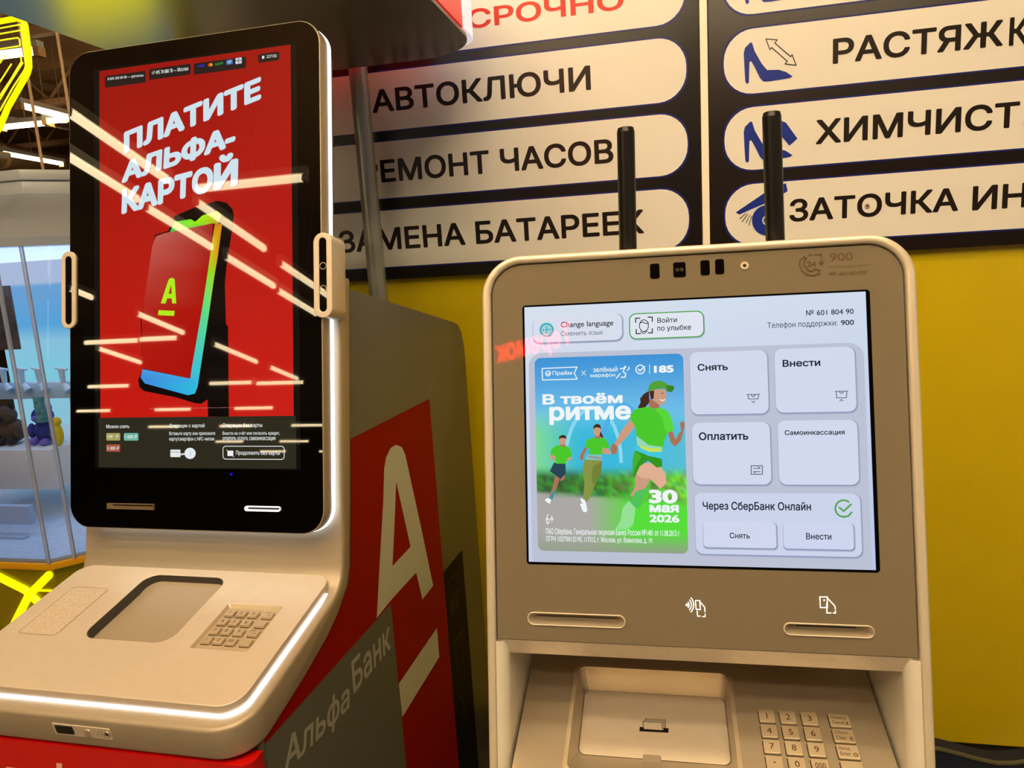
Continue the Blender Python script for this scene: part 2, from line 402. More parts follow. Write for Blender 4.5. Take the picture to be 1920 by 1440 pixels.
T = [[('СРОЧНО', (877.6, 55.4), (1168.6, -21), (205, 45, 22))], [('АВТОКЛЮЧИ', (699.5, 213), (1106.5, 122), INKC)], [('РЕМОНТ ЧАСОВ', (681, 346), (1149, 259.3), INKC)], [('ЗАМЕНА БАТАРЕЕК', (638, 475), (1206.6, 392), INKC)]]
for i, (z1, z0) in enumerate(rows): pill(bL, xl+.03, xr[1]+.001, z0, z1, True, True, T[i], 0)
T2 = [[], [('РАСТЯЖ', (1561, 121), (1882.3, 36), INKC), ('КА', (1890.7, 86.7), (1975, 24), INKC)], [('ХИМЧИСТ', (1529, 271.7), (1912.7, 189.3), INKC), ('КА', (1919, 238), (2000, 182), INKC)], [('ЗАТОЧКА', (1480, 416.7), (1797.7, 351), INKC), ('ИН', (1822, 395), (1927, 342), INKC)]]
xl2 = W(1357, 117)[0]
pls = [pill(bR, xl2, 1.96, z0, z1, True, True, T2[i], 1) for i, (z1, z0) in enumerate(rows2)]
SH = [(283, 300), (290, 270), (320, 240), (330, 242), (345, 290), (385, 360), (415, 395), (480, 393), (520, 405), (558, 430), (540, 440), (480, 450), (430, 458), (395, 460), (375, 440), (345, 380), (325, 345), (315, 350), (312, 465), (300, 472), (292, 460), (287, 380)]
BL2 = (26, 48, 150)
def icon(par): return Art(sP, off=.0016, ox=1300, oy=0, sc=3.)
a = icon(0); a.poly(SH, BL2)
ar = [(408, 220), (472, 225), (458, 243), (548, 320), (555, 308), (578, 368), (515, 360), (528, 345), (440, 268), (430, 280)]
a.line(ar, .0022, (40, 35, 60), cyc=True); a.build('shoe_pictogram', PRINTG, pls[1])
a = icon(0); a.poly([(x, y+444) for x, y in SH], BL2); a.poly([(495, 680), (520, 690), (585, 780), (540, 820), (470, 740)], BL2); a.build('brush_pictogram', PRINTG, pls[2])
a = icon(0); a.poly([(x, y-447) for x, y in SH], BL2); a.build('shoe_pictogram', PRINTG, pls[0])
a = icon(0); a.poly([(238, 1195), (400, 1085), (520, 1030), (530, 1075), (440, 1130), (330, 1175), (258, 1207)], BL2)
a.poly(circ((415, 1240), 86, 32), BL2); a.poly(circ((415, 1240), 28, 24), CREAM); a.poly(circ((415, 1240), 21, 24), BL2); a.poly(circ((415, 1240), 13, 24), CREAM); a.poly(circ((415, 1240), 8, 16), BL2)
for q in ((305, 1205, 275, 1245), (318, 1210, 295, 1255), (328, 1215, 312, 1268), (295, 1200, 262, 1230)): a.line([q[:2], q[2:]], .0018, (60, 55, 50))
a.build('sharpening_pictogram', PRINTG, pls[3])
sc_ = W(1625.5, 386); MB().tube((sc_[0], WY-.026, sc_[1]), (sc_[0], WY-.02, sc_[1]), .0055, n=16).build('screw', BRUSH, bR)
MB().tube((sc_[0], WY-.0268, sc_[1]), (sc_[0], WY-.0262, sc_[1]), .0022, n=12).build('screw_socket', DARK, bR)

# ------------------------------------------------------------------ canopy, pole
CZ = 2.15
cP = Plane((0, 0, CZ), (1, 0, 0), (0, 1, 0))
c_l = (cP.px(100, 52)[0]+cP.px(197, 92)[0])/2; c_r = (cP.px(853, 38)[0]+cP.px(810, 0)[0])/2; c_f = (cP.px(689, 123)[1]+cP.px(778, 107)[1])/2
cn = empty('canopy', (0, 0, 0)); ROOTS.append((cn, Vector(((c_l+c_r)/2, 1.6, CZ))))
tag(cn, 'dark glossy canopy with a red lit edge over the left machine', 'canopy')
cl = rr(c_l, 1.2, c_r-.002, c_f+.004, (.09, .09, .16, .16), 12)
under = plate('underside', cP, [cl], .004, .008, mat('black_gloss_laminate', (62, 54, 40), .27, spec=.9), cn)
MB().prism(rr(c_l+.012, 1.212, c_r-.012, c_f-.012, (.08, .08, .15, .15), 12), 'z', CZ+.0045, CZ+.012).build('rim', mat('dark_violet_rim', (30, 20, 45), .4), cn)
fas = rr(c_l+.004, 1.204, c_r-.004, c_f-.004, (.086, .086, .156, .156), 12)
MB().prism(fas, 'z', CZ+.0125, CZ+.24).build('fascia', mat('red_lit_fascia', (200, 15, 15), .3, emit=(235, 25, 30), es=.55), cn, smooth=True)
MB().prism([(x, y) for x, y in rr(c_r-.2, c_f-.16, c_r-.0025, c_f-.0025, (.001, .001, .156, .001), 12)], 'z', CZ+.0125, CZ+.22).build('white_band', mat('white_lit_fascia', (240, 240, 250), .3, emit=(240, 235, 250), es=.6), cn, smooth=True)
pP = Plane((0, 2.03, 0), (1, 0, 0), (0, 0, 1))
pxx = pP.px(682, 250)[0]
pole = empty('canopy_pole', (pxx, 2.03, 0)); tag(pole, 'grey metal pole standing behind the left machine under the canopy', 'pole')
MB().tube((0, 0, .012), (0, 0, 3.0), .026, n=28).build('tube', mat('grey_pole', (165, 165, 160), .3, .4), pole, smooth=True)
MB().tube((0, 0, 0), (0, 0, .012), .036, n=28).build('foot_plate', mat('grey_pole', (0, 0, 0)), pole)

# ================================================================== LEFT CASH MACHINE
AL = empty('cash_machine', (-1.1001, 1.2742, .04), radians(-1.06))
tag(AL, 'tall cash machine with red advert screen, keypad desk and red side', 'cash machine')
ROOTS.append((AL, Vector((.26, .1, -.04))))
tA = radians(11.34)
gA = Plane((0, 0, 2.0071), (1, 0, 0), (0, sin(tA), cos(tA)), AL)
# normals point to the viewer: u x v = (0,-cos,sin)
H = .892; Wd = .52
GL = -.2005
def gy(z): return GL*(2.0071-z)
outer = rr(0, -H, Wd, 0, .043, 12)
plate('screen_glass', gA, [rr(.002, -H+.002, Wd-.002, -.002, .041, 12)], 0, .006, BLACKGL, AL)
plate('head_rim', gA, [outer], -.001, .028, CHAMP_SHADED, AL, bev=.001)
plate('head_light_strip', gA, [rr(-.001, -H-.001, Wd+.001, .001, .044, 12)], -.0295, .010, LED, AL, label='glowing white light strip around the screen head')
plate('head_back', gA, [rr(.012, -H+.02, Wd-.012, -.012, .035, 12)], -.040, .03, GREYP, AL)
# shell: support neck and console sides
tD = radians(10.5)
dA = Plane((0, -.15, 1.0475), (1, 0, 0), (0, cos(tD), sin(tD)), AL)
dz = -.020
lt_ = dA.at(0, -.332, dz); lb_ = dA.at(0, -.332, dz-.055)
front = [(gy(1.56)+.046, 1.56), (gy(1.3)+.046, 1.3), (gy(1.2)+.046, 1.2), (-.128, 1.13), (-.136, 1.095), (-.143, 1.064), (-.152, 1.044), (-.168, 1.030), (-.20, 1.0185), (lt_.y, lt_.z)]
back = [(lb_.y, lb_.z), (-.40, .925), (-.30, .946), (-.22, .968), (-.175, .988), (-.130, 1.020), (-.115, 1.050), (-.087, 1.162), (-.005, 1.5417), (.0, 1.56)]
so = MB().prism(front+back, 'x', -.011, .531).build('console_shell', CHAMP_SHADED, AL)
import bmesh
bm = bmesh.new(); bm.from_mesh(so.data); bmesh.ops.dissolve_limit(bm, angle_limit=.01, verts=bm.verts, edges=bm.edges)
es_ = [e for e in bm.edges if all(v.co.y < -.455 for v in e.verts) and abs(e.verts[0].co.x-e.verts[1].co.x) < 1e-4]
bmesh.ops.bevel(bm, geom=es_, offset=.055, segments=9, profile=.5, affect='EDGES', clamp_overlap=True)
es_ = [e for e in bm.edges if len(e.link_faces) == 2 and e.calc_face_angle(0) > .5]
bmesh.ops.bevel(bm, geom=es_, offset=.006, segments=3, profile=.5, affect='EDGES', clamp_overlap=True)
bm.to_mesh(so.data); bm.free()
for p in so.data.polygons: p.use_smooth = True
so.data.set_sharp_from_angle(angle=radians(35))
pb = dA.px(300, 1066)[1]
dbl = (0-.007, -.308, .513, -.0)
tray_o = [dA.px(*p) for p in ((275, 1077), (416, 1082), (338.6, 1197), (153, 1195.5))]
ta0 = (tray_o[0][0]+tray_o[3][0])/2; ta1 = (tray_o[1][0]+tray_o[2][0])/2; tb1 = (tray_o[0][1]+tray_o[1][1])/2; tb0 = (tray_o[2][1]+tray_o[3][1])/2-.006
ka = [dA.px(*p) for p in ((426, 1130.6), (528, 1137.5), (465.5, 1221.7), (359.5, 1214))]
k0 = (ka[0][0]+ka[3][0])/2; k1 = (ka[1][0]+ka[2][0])/2; kb1 = (ka[0][1]+ka[1][1])/2; kb0 = (ka[2][1]+ka[3][1])/2
trayL = rr(ta0, tb0, ta1, tb1, .026, 8); keyL = rr(k0, kb0, k1, kb1, .003, 3)
desk_o = rr(dbl[0], dbl[1], dbl[2], dbl[3], (.035, .035, .03, .03), 10)
plate('desk_plate', dA, [desk_o, trayL, keyL], 0, .015, CHAMP, AL, bev=.0012)
plate('desk_light_strip', dA, [rr(dbl[0]-.0, dbl[1]-.0015, dbl[2]+.003, dbl[3]-.003, (.036, .036, .03, .03), 10), rr(dbl[0]+.006, dbl[1]+.006, dbl[2]-.006, dbl[3]-.010, .03, 10)], -.0155, .0065, LED, AL, label='glowing white light strip under the desk edge')
# dispensing tray
TG = mat('dark_grey_plastic', (58, 56, 50), .45)
deep = -.047
tw = loft('tray_wall', dA, trayL, -.001, rr(ta0+.001, tb0+.002, ta1-.001, tb1-.004, .026, 8), deep, TG, AL, cap=True, label='dark grey tray wall')
sh_ = MB(); n_ = 12; sv = []
for i in range(n_+1):
    t_ = i/n_; b_ = tb0+.004+(tb1-tb0-.007)*t_; z_ = deep+.002+.006*sin(pi*(.1+.8*(1-t_)))
    sv += [dA.at(ta0+.005, b_, z_), dA.at(ta1-.004, b_, z_)]
sf = [(2*i, 2*i+1, 2*i+3, 2*i+2) for i in range(n_)]
sh_.add(sv, sf); sh_.build('tray_shutter', mat('shutter_shaded', (182, 168, 140), .28, .45), AL, smooth=True, label='smooth beige shutter')  # shutter colour darkened to stand in for the weaker light inside the tray
# keypad
kw = loft('keypad_frame', dA, keyL, -.0005, rr(k0+.003, kb0+.001, k1-.003, kb1-.004, .002, 3), -.006, KEYM, AL, cap=True)
kc = {c: dA.px(*p, off=-.004) for c, p in (('1', (431.7, 1150.3)), ('f', (501.3, 1154.7)), ('.', (389.8, 1201)), ('g', (463, 1206)))}
x1_ = (kc['1'][0]+kc['.'][0])/2; xf = (kc['f'][0]+kc['g'][0])/2; y1_ = (kc['1'][1]+kc['f'][1])/2; y4 = (kc['.'][1]+kc['g'][1])/2
lab = [['1', '2', '3', 'x'], ['4', '5', '6', ''], ['7', '8', '9', '='], ['.', '0', '000', '']]
def keypad(pl, root, xs, ys, wid, hei, labels, base, top, col, gap=.0007):
    ga = Art(pl, off=base, step=0)
    for r in range(4):
        for c in range(4): ga.loops([rr(xs[c]-wid[c]/2-gap, ys[r]-hei/2-gap, xs[c]+wid[c]/2+gap*.3, ys[r]+hei/2+gap*.3, .002, 3)], (48, 36, 22))  # dark gap, wider at left and bottom to paint each key's shadow
    ga.build('key_gap_shadow', PRINT, root, label='dark gaps and painted shadow lines round the keys')
    for r in range(4):
        for c in range(4):
            w_, h_ = (wid[c], hei)
            L = rr(xs[c]-w_/2, ys[r]-h_/2, xs[c]+w_/2, ys[r]+h_/2, .0018, 3)
            k = plate('key', pl, [L], top, top-base, KEYM, root, bev=.0006, seg=1)
            body = labels[r][c]
            if body:
                a = Art(pl, off=top)
                for (b, fx0, fy0, fx1, fy1) in (body if isinstance(body, list) else [(body, None, 0, 0, 0)]):
                    vs, fs, asp = text2d(b, .012, 0, 3)
                    if fx0 is None:
                        hh = hei*(.44 if b != '.' else .12); ww = min(hh*asp, w_*.66)
                        if b == '000': ww = w_*.62; hh = hei*.4
                        bx0, by0 = xs[c]-ww/2, ys[r]-hh/2
                    else:
                        bx0 = xs[c]-w_/2+w_*fx0; by0 = ys[r]-h_/2+h_*fy0; ww = w_*(fx1-fx0); hh = h_*(fy1-fy0)
                    a.raw([(bx0+x*ww, by0+y*hh) for x, y in vs], fs, [lin(col)]*len(vs), rep=5)
                a.build('key_marking', PRINT, k)
lab[0][3] = [('Отмена', .15, .62, .85, .82), ('x', .6, .2, .8, .42)]; lab[2][3] = [('Ввод', .15, .62, .7, .82), ('o', .6, .2, .8, .42)]
keypad(dA, AL, [x1_, x1_+(xf-x1_)*.305, x1_+(xf-x1_)*.625, xf], [y1_+(y4-y1_)*i/3 for i in range(4)], [.0165]*3+[.0175], .0155, lab, -.0055, -.001, (95, 78, 58))
# worn reader pad outline
padp = [dA.px(*p) for p in ((141, 1101), (201, 1104), (108, 1191), (30, 1187))]
pa0 = (padp[0][0]+padp[3][0])/2; pa1 = (padp[1][0]+padp[2][0])/2; pb1 = (padp[0][1]+padp[1][1])/2; pb0 = (padp[2][1]+padp[3][1])/2
plate('reader_sticker', dA, [rr(pa0, pb0, pa1, pb1, .008), ], .0004, .0004, mat('worn_sticker', (205, 192, 176), .45, .2, noise=.16, nscale=260), AL, label='pale worn sticker with rubbed marks')
plate('reader_outline', dA, [rr(pa0-.001, pb0-.001, pa1+.001, pb1+.001, .009), rr(pa0, pb0, pa1, pb1, .008)], .0006, .0005, mat('outline_brown', (150, 130, 105), .5), AL)
# lip fittings
lpn = Plane((0, 0, 0), (1, 0, 0), (0, -sin(tD), cos(tD)), AL)
lf = dA.at(0, -.332, dz)     # top front edge
lP = Plane((0, lf.y, lf.z), (1, 0, 0), tuple(-dA.n), AL); lP = Plane((0, lf.y, lf.z), (1, 0, 0), (0, -sin(tD), cos(tD)), AL)
bx_ = lP.box(98, 1354, 212, 1391)
plate('socket_plate', lP, [rr(*lP.box(97, 1355, 213, 1387), .002)], .0012, .0024, CHAMP, AL, bev=.0004)
q = lP.box(103, 1358, 142, 1376); plate('sensor_window', lP, [rr(*q, .0025)], .0018, .0016, BLACKGL, AL)
q = lP.box(159, 1366, 175, 1381); bt = plate('audio_button', lP, [rr(*q, .003)], .0028, .0028, KEYM, AL, bev=.0006)
a = Art(lP, off=.003); a.line([(162, 1376), (165, 1372), (168, 1371), (168, 1379), (165, 1378)], .0006, (120, 100, 70), cyc=True); a.line([(170, 1371), (172, 1374), (171, 1379)], .0006, (120, 100, 70)); a.build('speaker_symbol', PRINT, bt)
c_ = lP.px(202, 1376); plate('headphone_jack', lP, [circ(c_, .0055, 20), circ(c_, .0028, 16)], .0022, .002, BRUSH, AL, bev=.0004)
plate('jack_hole', lP, [circ(c_, .003, 16)], .0014, .001, DARK, AL)
a = Art(lP, off=.0013); a.line([(184, 1378), (184, 1372), (188, 1370), (192, 1373), (192, 1379)], .0007, (130, 110, 80)); a.build('headphone_symbol', PRINT, AL)
# ears with cameras
for (o_, i_, side_) in (((587, 437, 623, 595), (597.5, 446, 612.5, 584), 1), ((114.5, 472, 141.5, 615.5), (121.5, 481, 134, 608), 0)):
    ob = gA.box(*o_, off=.004); ib = gA.box(*i_, off=.004)
    e = plate('camera_pod', gA, [rr(*ob, .03, 12), rr(*ib, .03, 12)], .004, .052, CHAMP, AL, bev=.001)
    plate('pod_window', gA, [rr(ib[0]-.001, ib[1]-.001, ib[2]+.001, ib[3]+.001, .03, 12)], .0025, .02, BLACKGL, e)
    if side_:
        cx = (ib[0]+ib[2])/2
        for f_ in (.62, .31):
            cy = ib[1]+(ib[3]-ib[1])*f_; plate('lens_ring', gA, [circ((cx, cy), .0062, 24), circ((cx, cy), .0053, 24)], .0029, .0006, BRUSH, e)
# card slots on the glass
def capsule(name, pl, b, z, th, m, par, inner=None, **k):
    L = [rr(*b, .05, 8)]
    if inner: L.append(rr(*inner, .05, 8))
    return plate(name, pl, L, z, th, m, par, bev=min(.0008, th/4), **k)
b = gA.box(460, 948, 527, 959.5)
s1 = capsule('card_slot', gA, b, .004, .0045, mat('lit_white_plastic', (230, 235, 245), .3, emit=(235, 240, 255), es=.55), AL, label='small glowing white card slot')
a = Art(gA, off=.0042); a.rect(468, 950.5, 526, 955, (40, 45, 60), .001); a.build('slot_opening', SCR_A, s1)
b = gA.box(202, 943, 290, 956)
s2 = plate('receipt_slot', gA, [rr(*b, .001)], .003, .0035, mat('dim_bronze', (120, 100, 78), .4, .3), AL, bev=.0005)
a = Art(gA, off=.0032); a.rect(214, 945, 289, 949, (8, 6, 5), .0004); a.build('slot_opening', PRINT, s2)
# ---- screen picture
a = Art(gA, off=.0002)
RED = (182, 22, 14)
tl = a.P((186.5, 135)); br_ = a.P((548, 780)); x0, x1 = tl[0], (a.P((548, 82))[0]+br_[0])/2
ytop = (a.P((186.5, 135))[1]+a.P((548, 82))[1])/2; yred = (a.P((186.5, 783))[1]+a.P((548, 780))[1])/2; ybot = (a.P((188, 880))[1]+a.P((556, 875))[1])/2
a.loops([[(x0-.012, ybot-.002), (x1+.012, ybot-.002), (x1+.012, ytop+.004), (x0-.012, ytop+.004)]], (16, 15, 12))
a.loops([[(x0-.004, ybot), (x1+.004, ybot), (x1+.004, yred), (x0-.004, yred)]], (46, 42, 30))
a.loops([[(x0, yred), (x1, yred), (x1, ytop), (x0, ytop)]], [(196, 26, 16), (200, 30, 22), (158, 22, 16), (150, 20, 14)])
disp = a.build('advert_display', SCR_A, AL, label='tall lit advert screen, red above dark')
a = Art(gA, off=.0005)
a.poly([(284, 500), (291, 441), (316, 433), (328, 405), (363, 390), (408, 376.5), (425, 380), (436, 392), (439, 404), (434.6, 437), (425, 500), (422, 532), (424, 607), (428, 612), (429.5, 781), (390.5, 781), (389.5, 749), (378, 757), (366, 756), (330, 745), (270, 733), (262, 726), (259.6, 712), (268, 693), (264, 600)], (12, 8, 8))
a.poly([(320, 433), (328, 416), (358, 411), (366.5, 416), (380, 404), (408, 396), (415, 402), (410, 420), (398, 419), (363, 427), (318, 436)], [(60, 200, 70), (70, 210, 60), (120, 230, 30), (150, 235, 20), (170, 235, 20), (190, 230, 30), (190, 190, 30), (190, 160, 40), (150, 210, 40), (100, 220, 60), (60, 190, 80)])
a.poly([(403, 420), (417, 420), (409, 480), (402, 520), (392, 590), (371, 725), (366, 738), (353, 741), (272, 719), (264, 708), (268, 692), (357, 710), (360, 690), (380, 575), (390, 510), (397, 460)],
       [(205, 120, 20), (215, 130, 20), (215, 150, 20), (150, 220, 30), (90, 220, 130), (40, 190, 220), (40, 190, 225), (45, 175, 230), (60, 140, 220), (60, 140, 220), (80, 150, 220), (60, 170, 230), (70, 190, 210), (90, 220, 130), (140, 220, 40), (210, 190, 30)])
a.poly([(266, 600), (277, 520), (286, 462), (293, 443), (310, 437), (400, 419), (398, 452), (390, 510), (380, 575), (360, 690), (357, 710), (268, 691)],
       [(176, 24, 16), (180, 60, 50), (190, 85, 75), (190, 95, 85), (185, 90, 80), (165, 40, 34), (165, 35, 28), (170, 22, 14), (172, 18, 10), (170, 16, 10), (168, 16, 10), (176, 20, 12)])
LG = (175, 235, 30)
a.poly([(302, 569), (316, 526), (319, 522), (324, 521), (328, 524), (331, 569), (323.5, 569), (322.5, 559.6), (314, 559.6), (311, 569)], LG, holes=[[(316.7, 551), (322.5, 551), (321.8, 533)]])
a.poly([(298, 581.7), (328, 583), (327, 592.5), (296.7, 591)], LG)
a.build('phone_picture', SCR_A, disp)
a = Art(gA, off=.0008); WT = (205, 226, 236)
a.T = (120, 20, 2.88)
a.text('ПЛАТИТЕ', (325, 775), (1055, 330), WT, .06, br=(1066, 478), tl=(325, 658), res=5)
a.text('АЛЬФА-', (312, 940), (920, 640), WT, .06, br=(925, 735), tl=(318, 815), res=5)
a.text('КАРТО', (312, 1103), (800, 800), WT, .06, br=(805, 975), tl=(316, 965), res=5)
a.text('Й', (808, 975), (942, 770), WT, .06, br=(940, 945), tl=(812, 790), res=5)
PC = (38, 30, 28)
a.build('advert_headline', SCR_A, disp)
a = Art(gA, off=.0005); a.T = (120, 20, 2.88)
for q in ((222, 355, 442, 388), (460, 318, 685, 345), (702, 287, 984, 310), (1050, 237, 1163, 268)): a.rect(q[0], q[1], q[2], q[3], PC, .003)
WS = (225, 230, 225)
a.text('8 800 200 00 00 — регионы', (237, 381), (430, 343), WS, .01, br=(430, 360), tl=(237, 363), res=2)
a.build('lettering', SCR_A, disp); a = Art(gA, off=.00075); a.T = (120, 20, 2.88)
a.text('+7 495 78 888 78 — Москва', (475, 348), (672, 304), WS, .01, br=(672, 323), tl=(475, 327), res=2)
a.build('lettering', SCR_A, disp); a = Art(gA, off=.00075); a.T = (120, 20, 2.88)
a.text('VISA', (725, 307), (762, 290), (30, 50, 200), .02, .3, br=(762, 303), tl=(725, 294))
a.poly(circ((787, 294), 9, 12), (200, 60, 20)); a.poly(circ((796, 293), 9, 12), (225, 150, 30))
a.text('МИР', (818, 298), (862, 278), (30, 150, 60), .02, br=(862, 292), tl=(818, 284))
a.rect(878, 268, 913, 290, (60, 110, 180), .001); a.text('UP', (886, 287), (905, 270), (230, 240, 240), .01)
a.rect(928, 258, 962, 286, (200, 210, 215), .001); a.line([(945, 258), (945, 286)], .001, PC); a.line([(928, 272), (962, 270)], .001, PC)
a.build('card_marks', SCR_A, disp); a = Art(gA, off=.00075); a.T = (120, 20, 2.88)
a.text('227102', (1095, 257), (1150, 236), WS, .01, br=(1150, 252), tl=(1095, 241), res=2); a.rect(1071, 246, 1083, 260, WS, .0005)
a.build('lettering', SCR_A, disp); a = Art(gA, off=.00075)
a.text('Предложение действует до конца месяца. Подробности на сайте банка', (281, 767), (441, 763), (215, 140, 130), .0, res=1)
WB = (230, 235, 230)
a.text('Можно снять', (200, 803), (243, 796), WB, .01, res=2)
a.build('lettering', SCR_A, disp); a = Art(gA, off=.00075)
a.text('Операции с картой', (318, 803.5), (384, 794), WB, .01, res=2)
a.build('lettering', SCR_A, disp); a = Art(gA, off=.00075)
a.text('Операции без карты', (418, 803), (492, 793), WB, .01, res=2)
a.text('Вставьте карту или приложите', (318, 817.5), (404, 809), WB, .005, res=2)
a.text('карту/смартфон с NFC-чипом', (318, 828), (402, 819), WB, .005, res=2)
a.text('Внести на счёт или погасить кредит,', (418, 817), (525, 808.5), WB, .005, res=2)
a.text('оплатить услуги, самоинкассация', (418, 827.5), (517, 819), WB, .005, res=2)
a.build('lettering', SCR_A, disp); a = Art(gA, off=.00075)
a.rect(200, 812, 226, 826, (165, 160, 90), .002); a.rect(233, 812, 260, 826, (110, 180, 160), .002); a.rect(200, 833, 226, 847, (165, 85, 62), .002)
a.text('100', (202, 821), (212, 816), WB, .01, res=2); a.text('₽', (218, 821), (223, 815.5), WB, .01, res=2); a.text('1 000 ₽', (235, 822), (258, 815.5), WB, .01, res=2); a.text('5 000 ₽', (202, 843.5), (224, 837), WB, .01, res=2)
a.build('lettering', SCR_A, disp); a = Art(gA, off=.00075)
a.rect(320, 843, 339, 857, (225, 235, 232), .0015); a.line([(320, 847.5), (339, 847.5)], .0006, (30, 30, 30))
a.poly(circ((357, 850), 10.5, 24), (225, 235, 240)); a.line([(339, 852), (347, 851)], .003, (225, 220, 210)); a.line([(357, 846), (359, 850), (357, 855)], .0006, (120, 140, 150))
a.build('lettering', SCR_A, disp); a = Art(gA, off=.00075)
a.rect(418, 836, 534, 862, (235, 240, 238), .006, line=.0012)
a.rect(427, 845, 438, 855, (235, 240, 238), .001); a.line([(425, 843), (439, 857)], .0007, (235, 240, 238))
a.text('Продолжить без карты', (443, 854.5), (525, 845), WB, .01, res=2)
a.poly(circ((434, 889), 3, 10), (20, 20, 160))
a.build('continue_button', SCR_A, disp)

# ---- cabinet behind, with the side print
cab = [(-.426, .905), (-.424, .928), (-.347, .944), (-.211, .976), (-.173, .989), (-.128, 1.020), (-.113, 1.050), (-.085, 1.162), (-.003, 1.5400)]
yr = .690
top = [(.61, 1.418), (.645, 1.408), (.672, 1.386), (.686, 1.35), (yr, 1.30), (yr, -.04), (-.40, -.04), (-.426, -.01)]
MB().prism([(y+.001, z) for y, z in cab+top], 'x', -.004, .527).build('cabinet', GREYP, AL, bevel=.002)
MB().prism(rr(-.012, -.463, .529, -.428, (.034, .034, .001, .001), 8), 'z', -.04, .910).build('lower_front_panel', REDP, AL, smooth=True, label='red lower front panel')
fP = Plane((0, -.463, 0), (1, 0, 0), (0, 0, 1), AL)
a = Art(fP, off=.0006); a.poly([(106, 1430), (117, 1431), (121, 1470), (110, 1470)], (225, 170, 150)); a.poly([(12, 1437), (40, 1440), (42, 1455), (12, 1452)], (225, 170, 150)); a.build('white_logo', PRINT, AL)
sA = Plane((.5275, 0, 0), (0, 1, 0), (0, 0, 1), AL)
def lp(art, pts): return [art.P(p) for p in pts]
a = Art(sA, off=.0003)
P_ = a.P
redc = (140, 2, 2)
seam = [(657, 823), (657.5, 940), (657, 1061), (653, 1096), (635, 1148), (618, 1180), (545, 1301), (496, 1377), (495.6, 1396)]
pr = [P_(q) for q in seam] ; topR = P_((806, 747)); r1 = P_((824, 1000)); ry = (topR[0]+r1[0])/2
gT = P_((735, 1129)); gy2 = (P_((735, 1129))[0]+P_((759.4, 1440))[0])/2
a.loops([pr + [(gy2, gT[1]), (gy2, -.03), (ry, -.03), (ry, topR[1])]], redc)
a.loops([[pr[-1], (gy2, gT[1]), (gy2, -.03), (-.420, -.03)]], (96, 98, 88))
bt_ = P_((866.4, 1031)); by = bt_[0]
a.loops([[(ry, P_((830.6, 1075))[1]), (ry, -.03), (by, -.03), (by, bt_[1])]], (14, 12, 12))
gph = a.build('side_print', SIDEP, AL, label='red, grey and black print on the cabinet side')
a = Art(sA, off=.0009); SG = (190, 196, 178)
a.poly([(705.6, 1158.7), (712, 1040), (717.8, 940), (719.6, 878.5), (723, 857.6), (731.7, 840), (742, 834), (752.6, 838.5), (759, 852), (767, 889), (789, 989.6), (811.5, 1098), (791.4, 1124), (779.6, 1073.7), (735, 1122)], SG, holes=[[(742, 902.8), (769, 1025), (735, 1061.5), (738.7, 986)]])
a.poly([(818.5, 1177), (823, 1231.7), (753.5, 1344.5), (747, 1282)], SG)
a.build('large_letter', SIDEP, gph)
a = Art(sA, off=.0009); 
a.text('Альфа', (531, 1469), (655, 1250), (160, 162, 150), .02, br=(654, 1341), tl=(533, 1388), res=5)
a.text('Банк', (662, 1303), (727, 1180), (160, 162, 150), .02, br=(732, 1216), tl=(657.5, 1241), res=5)
a.build('side_lettering', SIDEP, gph)
a = Art(sA, off=.0009); IC = (70, 66, 62)
a.line([(841, 1090), (860, 1071), (861, 1104), (845, 1120)], .0015, IC, cyc=True)
for k in range(6): a.line([(845, 1128+k*5), (850, 1122+k*5)], .003, (52, 48, 40)); a.line([(853, 1118+k*5), (858, 1112+k*5)], .0015, IC)
a.line([(850, 1205), (866, 1183), (867, 1235), (857, 1258)], .0015, IC, cyc=True); a.line([(848, 1210), (866, 1180)], .001, IC)
a.line([(861, 1305), (866, 1312), (872, 1330), (866, 1335)], .0015, IC); a.line([(862, 1340), (872, 1342)], .0012, IC)
a.line([(683, 1440), (698, 1421), (696, 1440), (688, 1446)], .0015, (120, 122, 112), cyc=True)
a.build('side_symbols', PRINT, gph)

# ================================================================== RIGHT CASH MACHINE
SB = empty('cash_machine', (-.1681, .8552, .04), radians(.73))
tag(SB, 'champagne cash machine with lit white menu screen on the right', 'cash machine')
ROOTS.append((SB, Vector((.187, .25, -.04))))
tS = radians(12.47)
gS = Plane((0, 0, 1.5201), (1, 0, 0), (0, sin(tS), cos(tS)), SB)
u0, u1, vt = -.051, .4265, .0615
gl0, gl1, glt, glb = -.0405, .4155, .052, -.3905
rec = rr(gl0, -.74, gl1, -.391, .004, 3)
glsL = rr(gl0, glb, gl1, glt, (.002, .002, .038, .038), 12)
hole = rr(gl0, -.74, gl1, glt, (.004, .004, .038, .038), 12)
plate('front_frame', gS, [rr(u0, -1.0, u1, vt, .048, 14), hole], .004, .03, mat('frame_paint', (222, 212, 192), .3, .35, bump=.06, bscale=800), SB, bev=.004, seg=4)
slA = gS.box(991, 1149, 1171, 1176.5); slB = gS.box(1471, 1169, 1638, 1195.2)
plate('front_glass', gS, [rr(gl0+.0015, glb+.001, gl1-.0015, glt-.0015, (.001, .001, .036, .036), 12), rr(*slA, .05, 8), rr(*slB, .05, 8)], 0, .005, GLASSPAINT, SB, bev=.0004, label='champagne back-painted glass front')
plate('glass_gap', gS, [hole, rr(gl0+.004, glb+.004, gl1-.004, glt-.004, (.001, .001, .034, .034), 12)], -.004, .004, mat('gap_brown', (70, 58, 40), .5), SB) if False else None
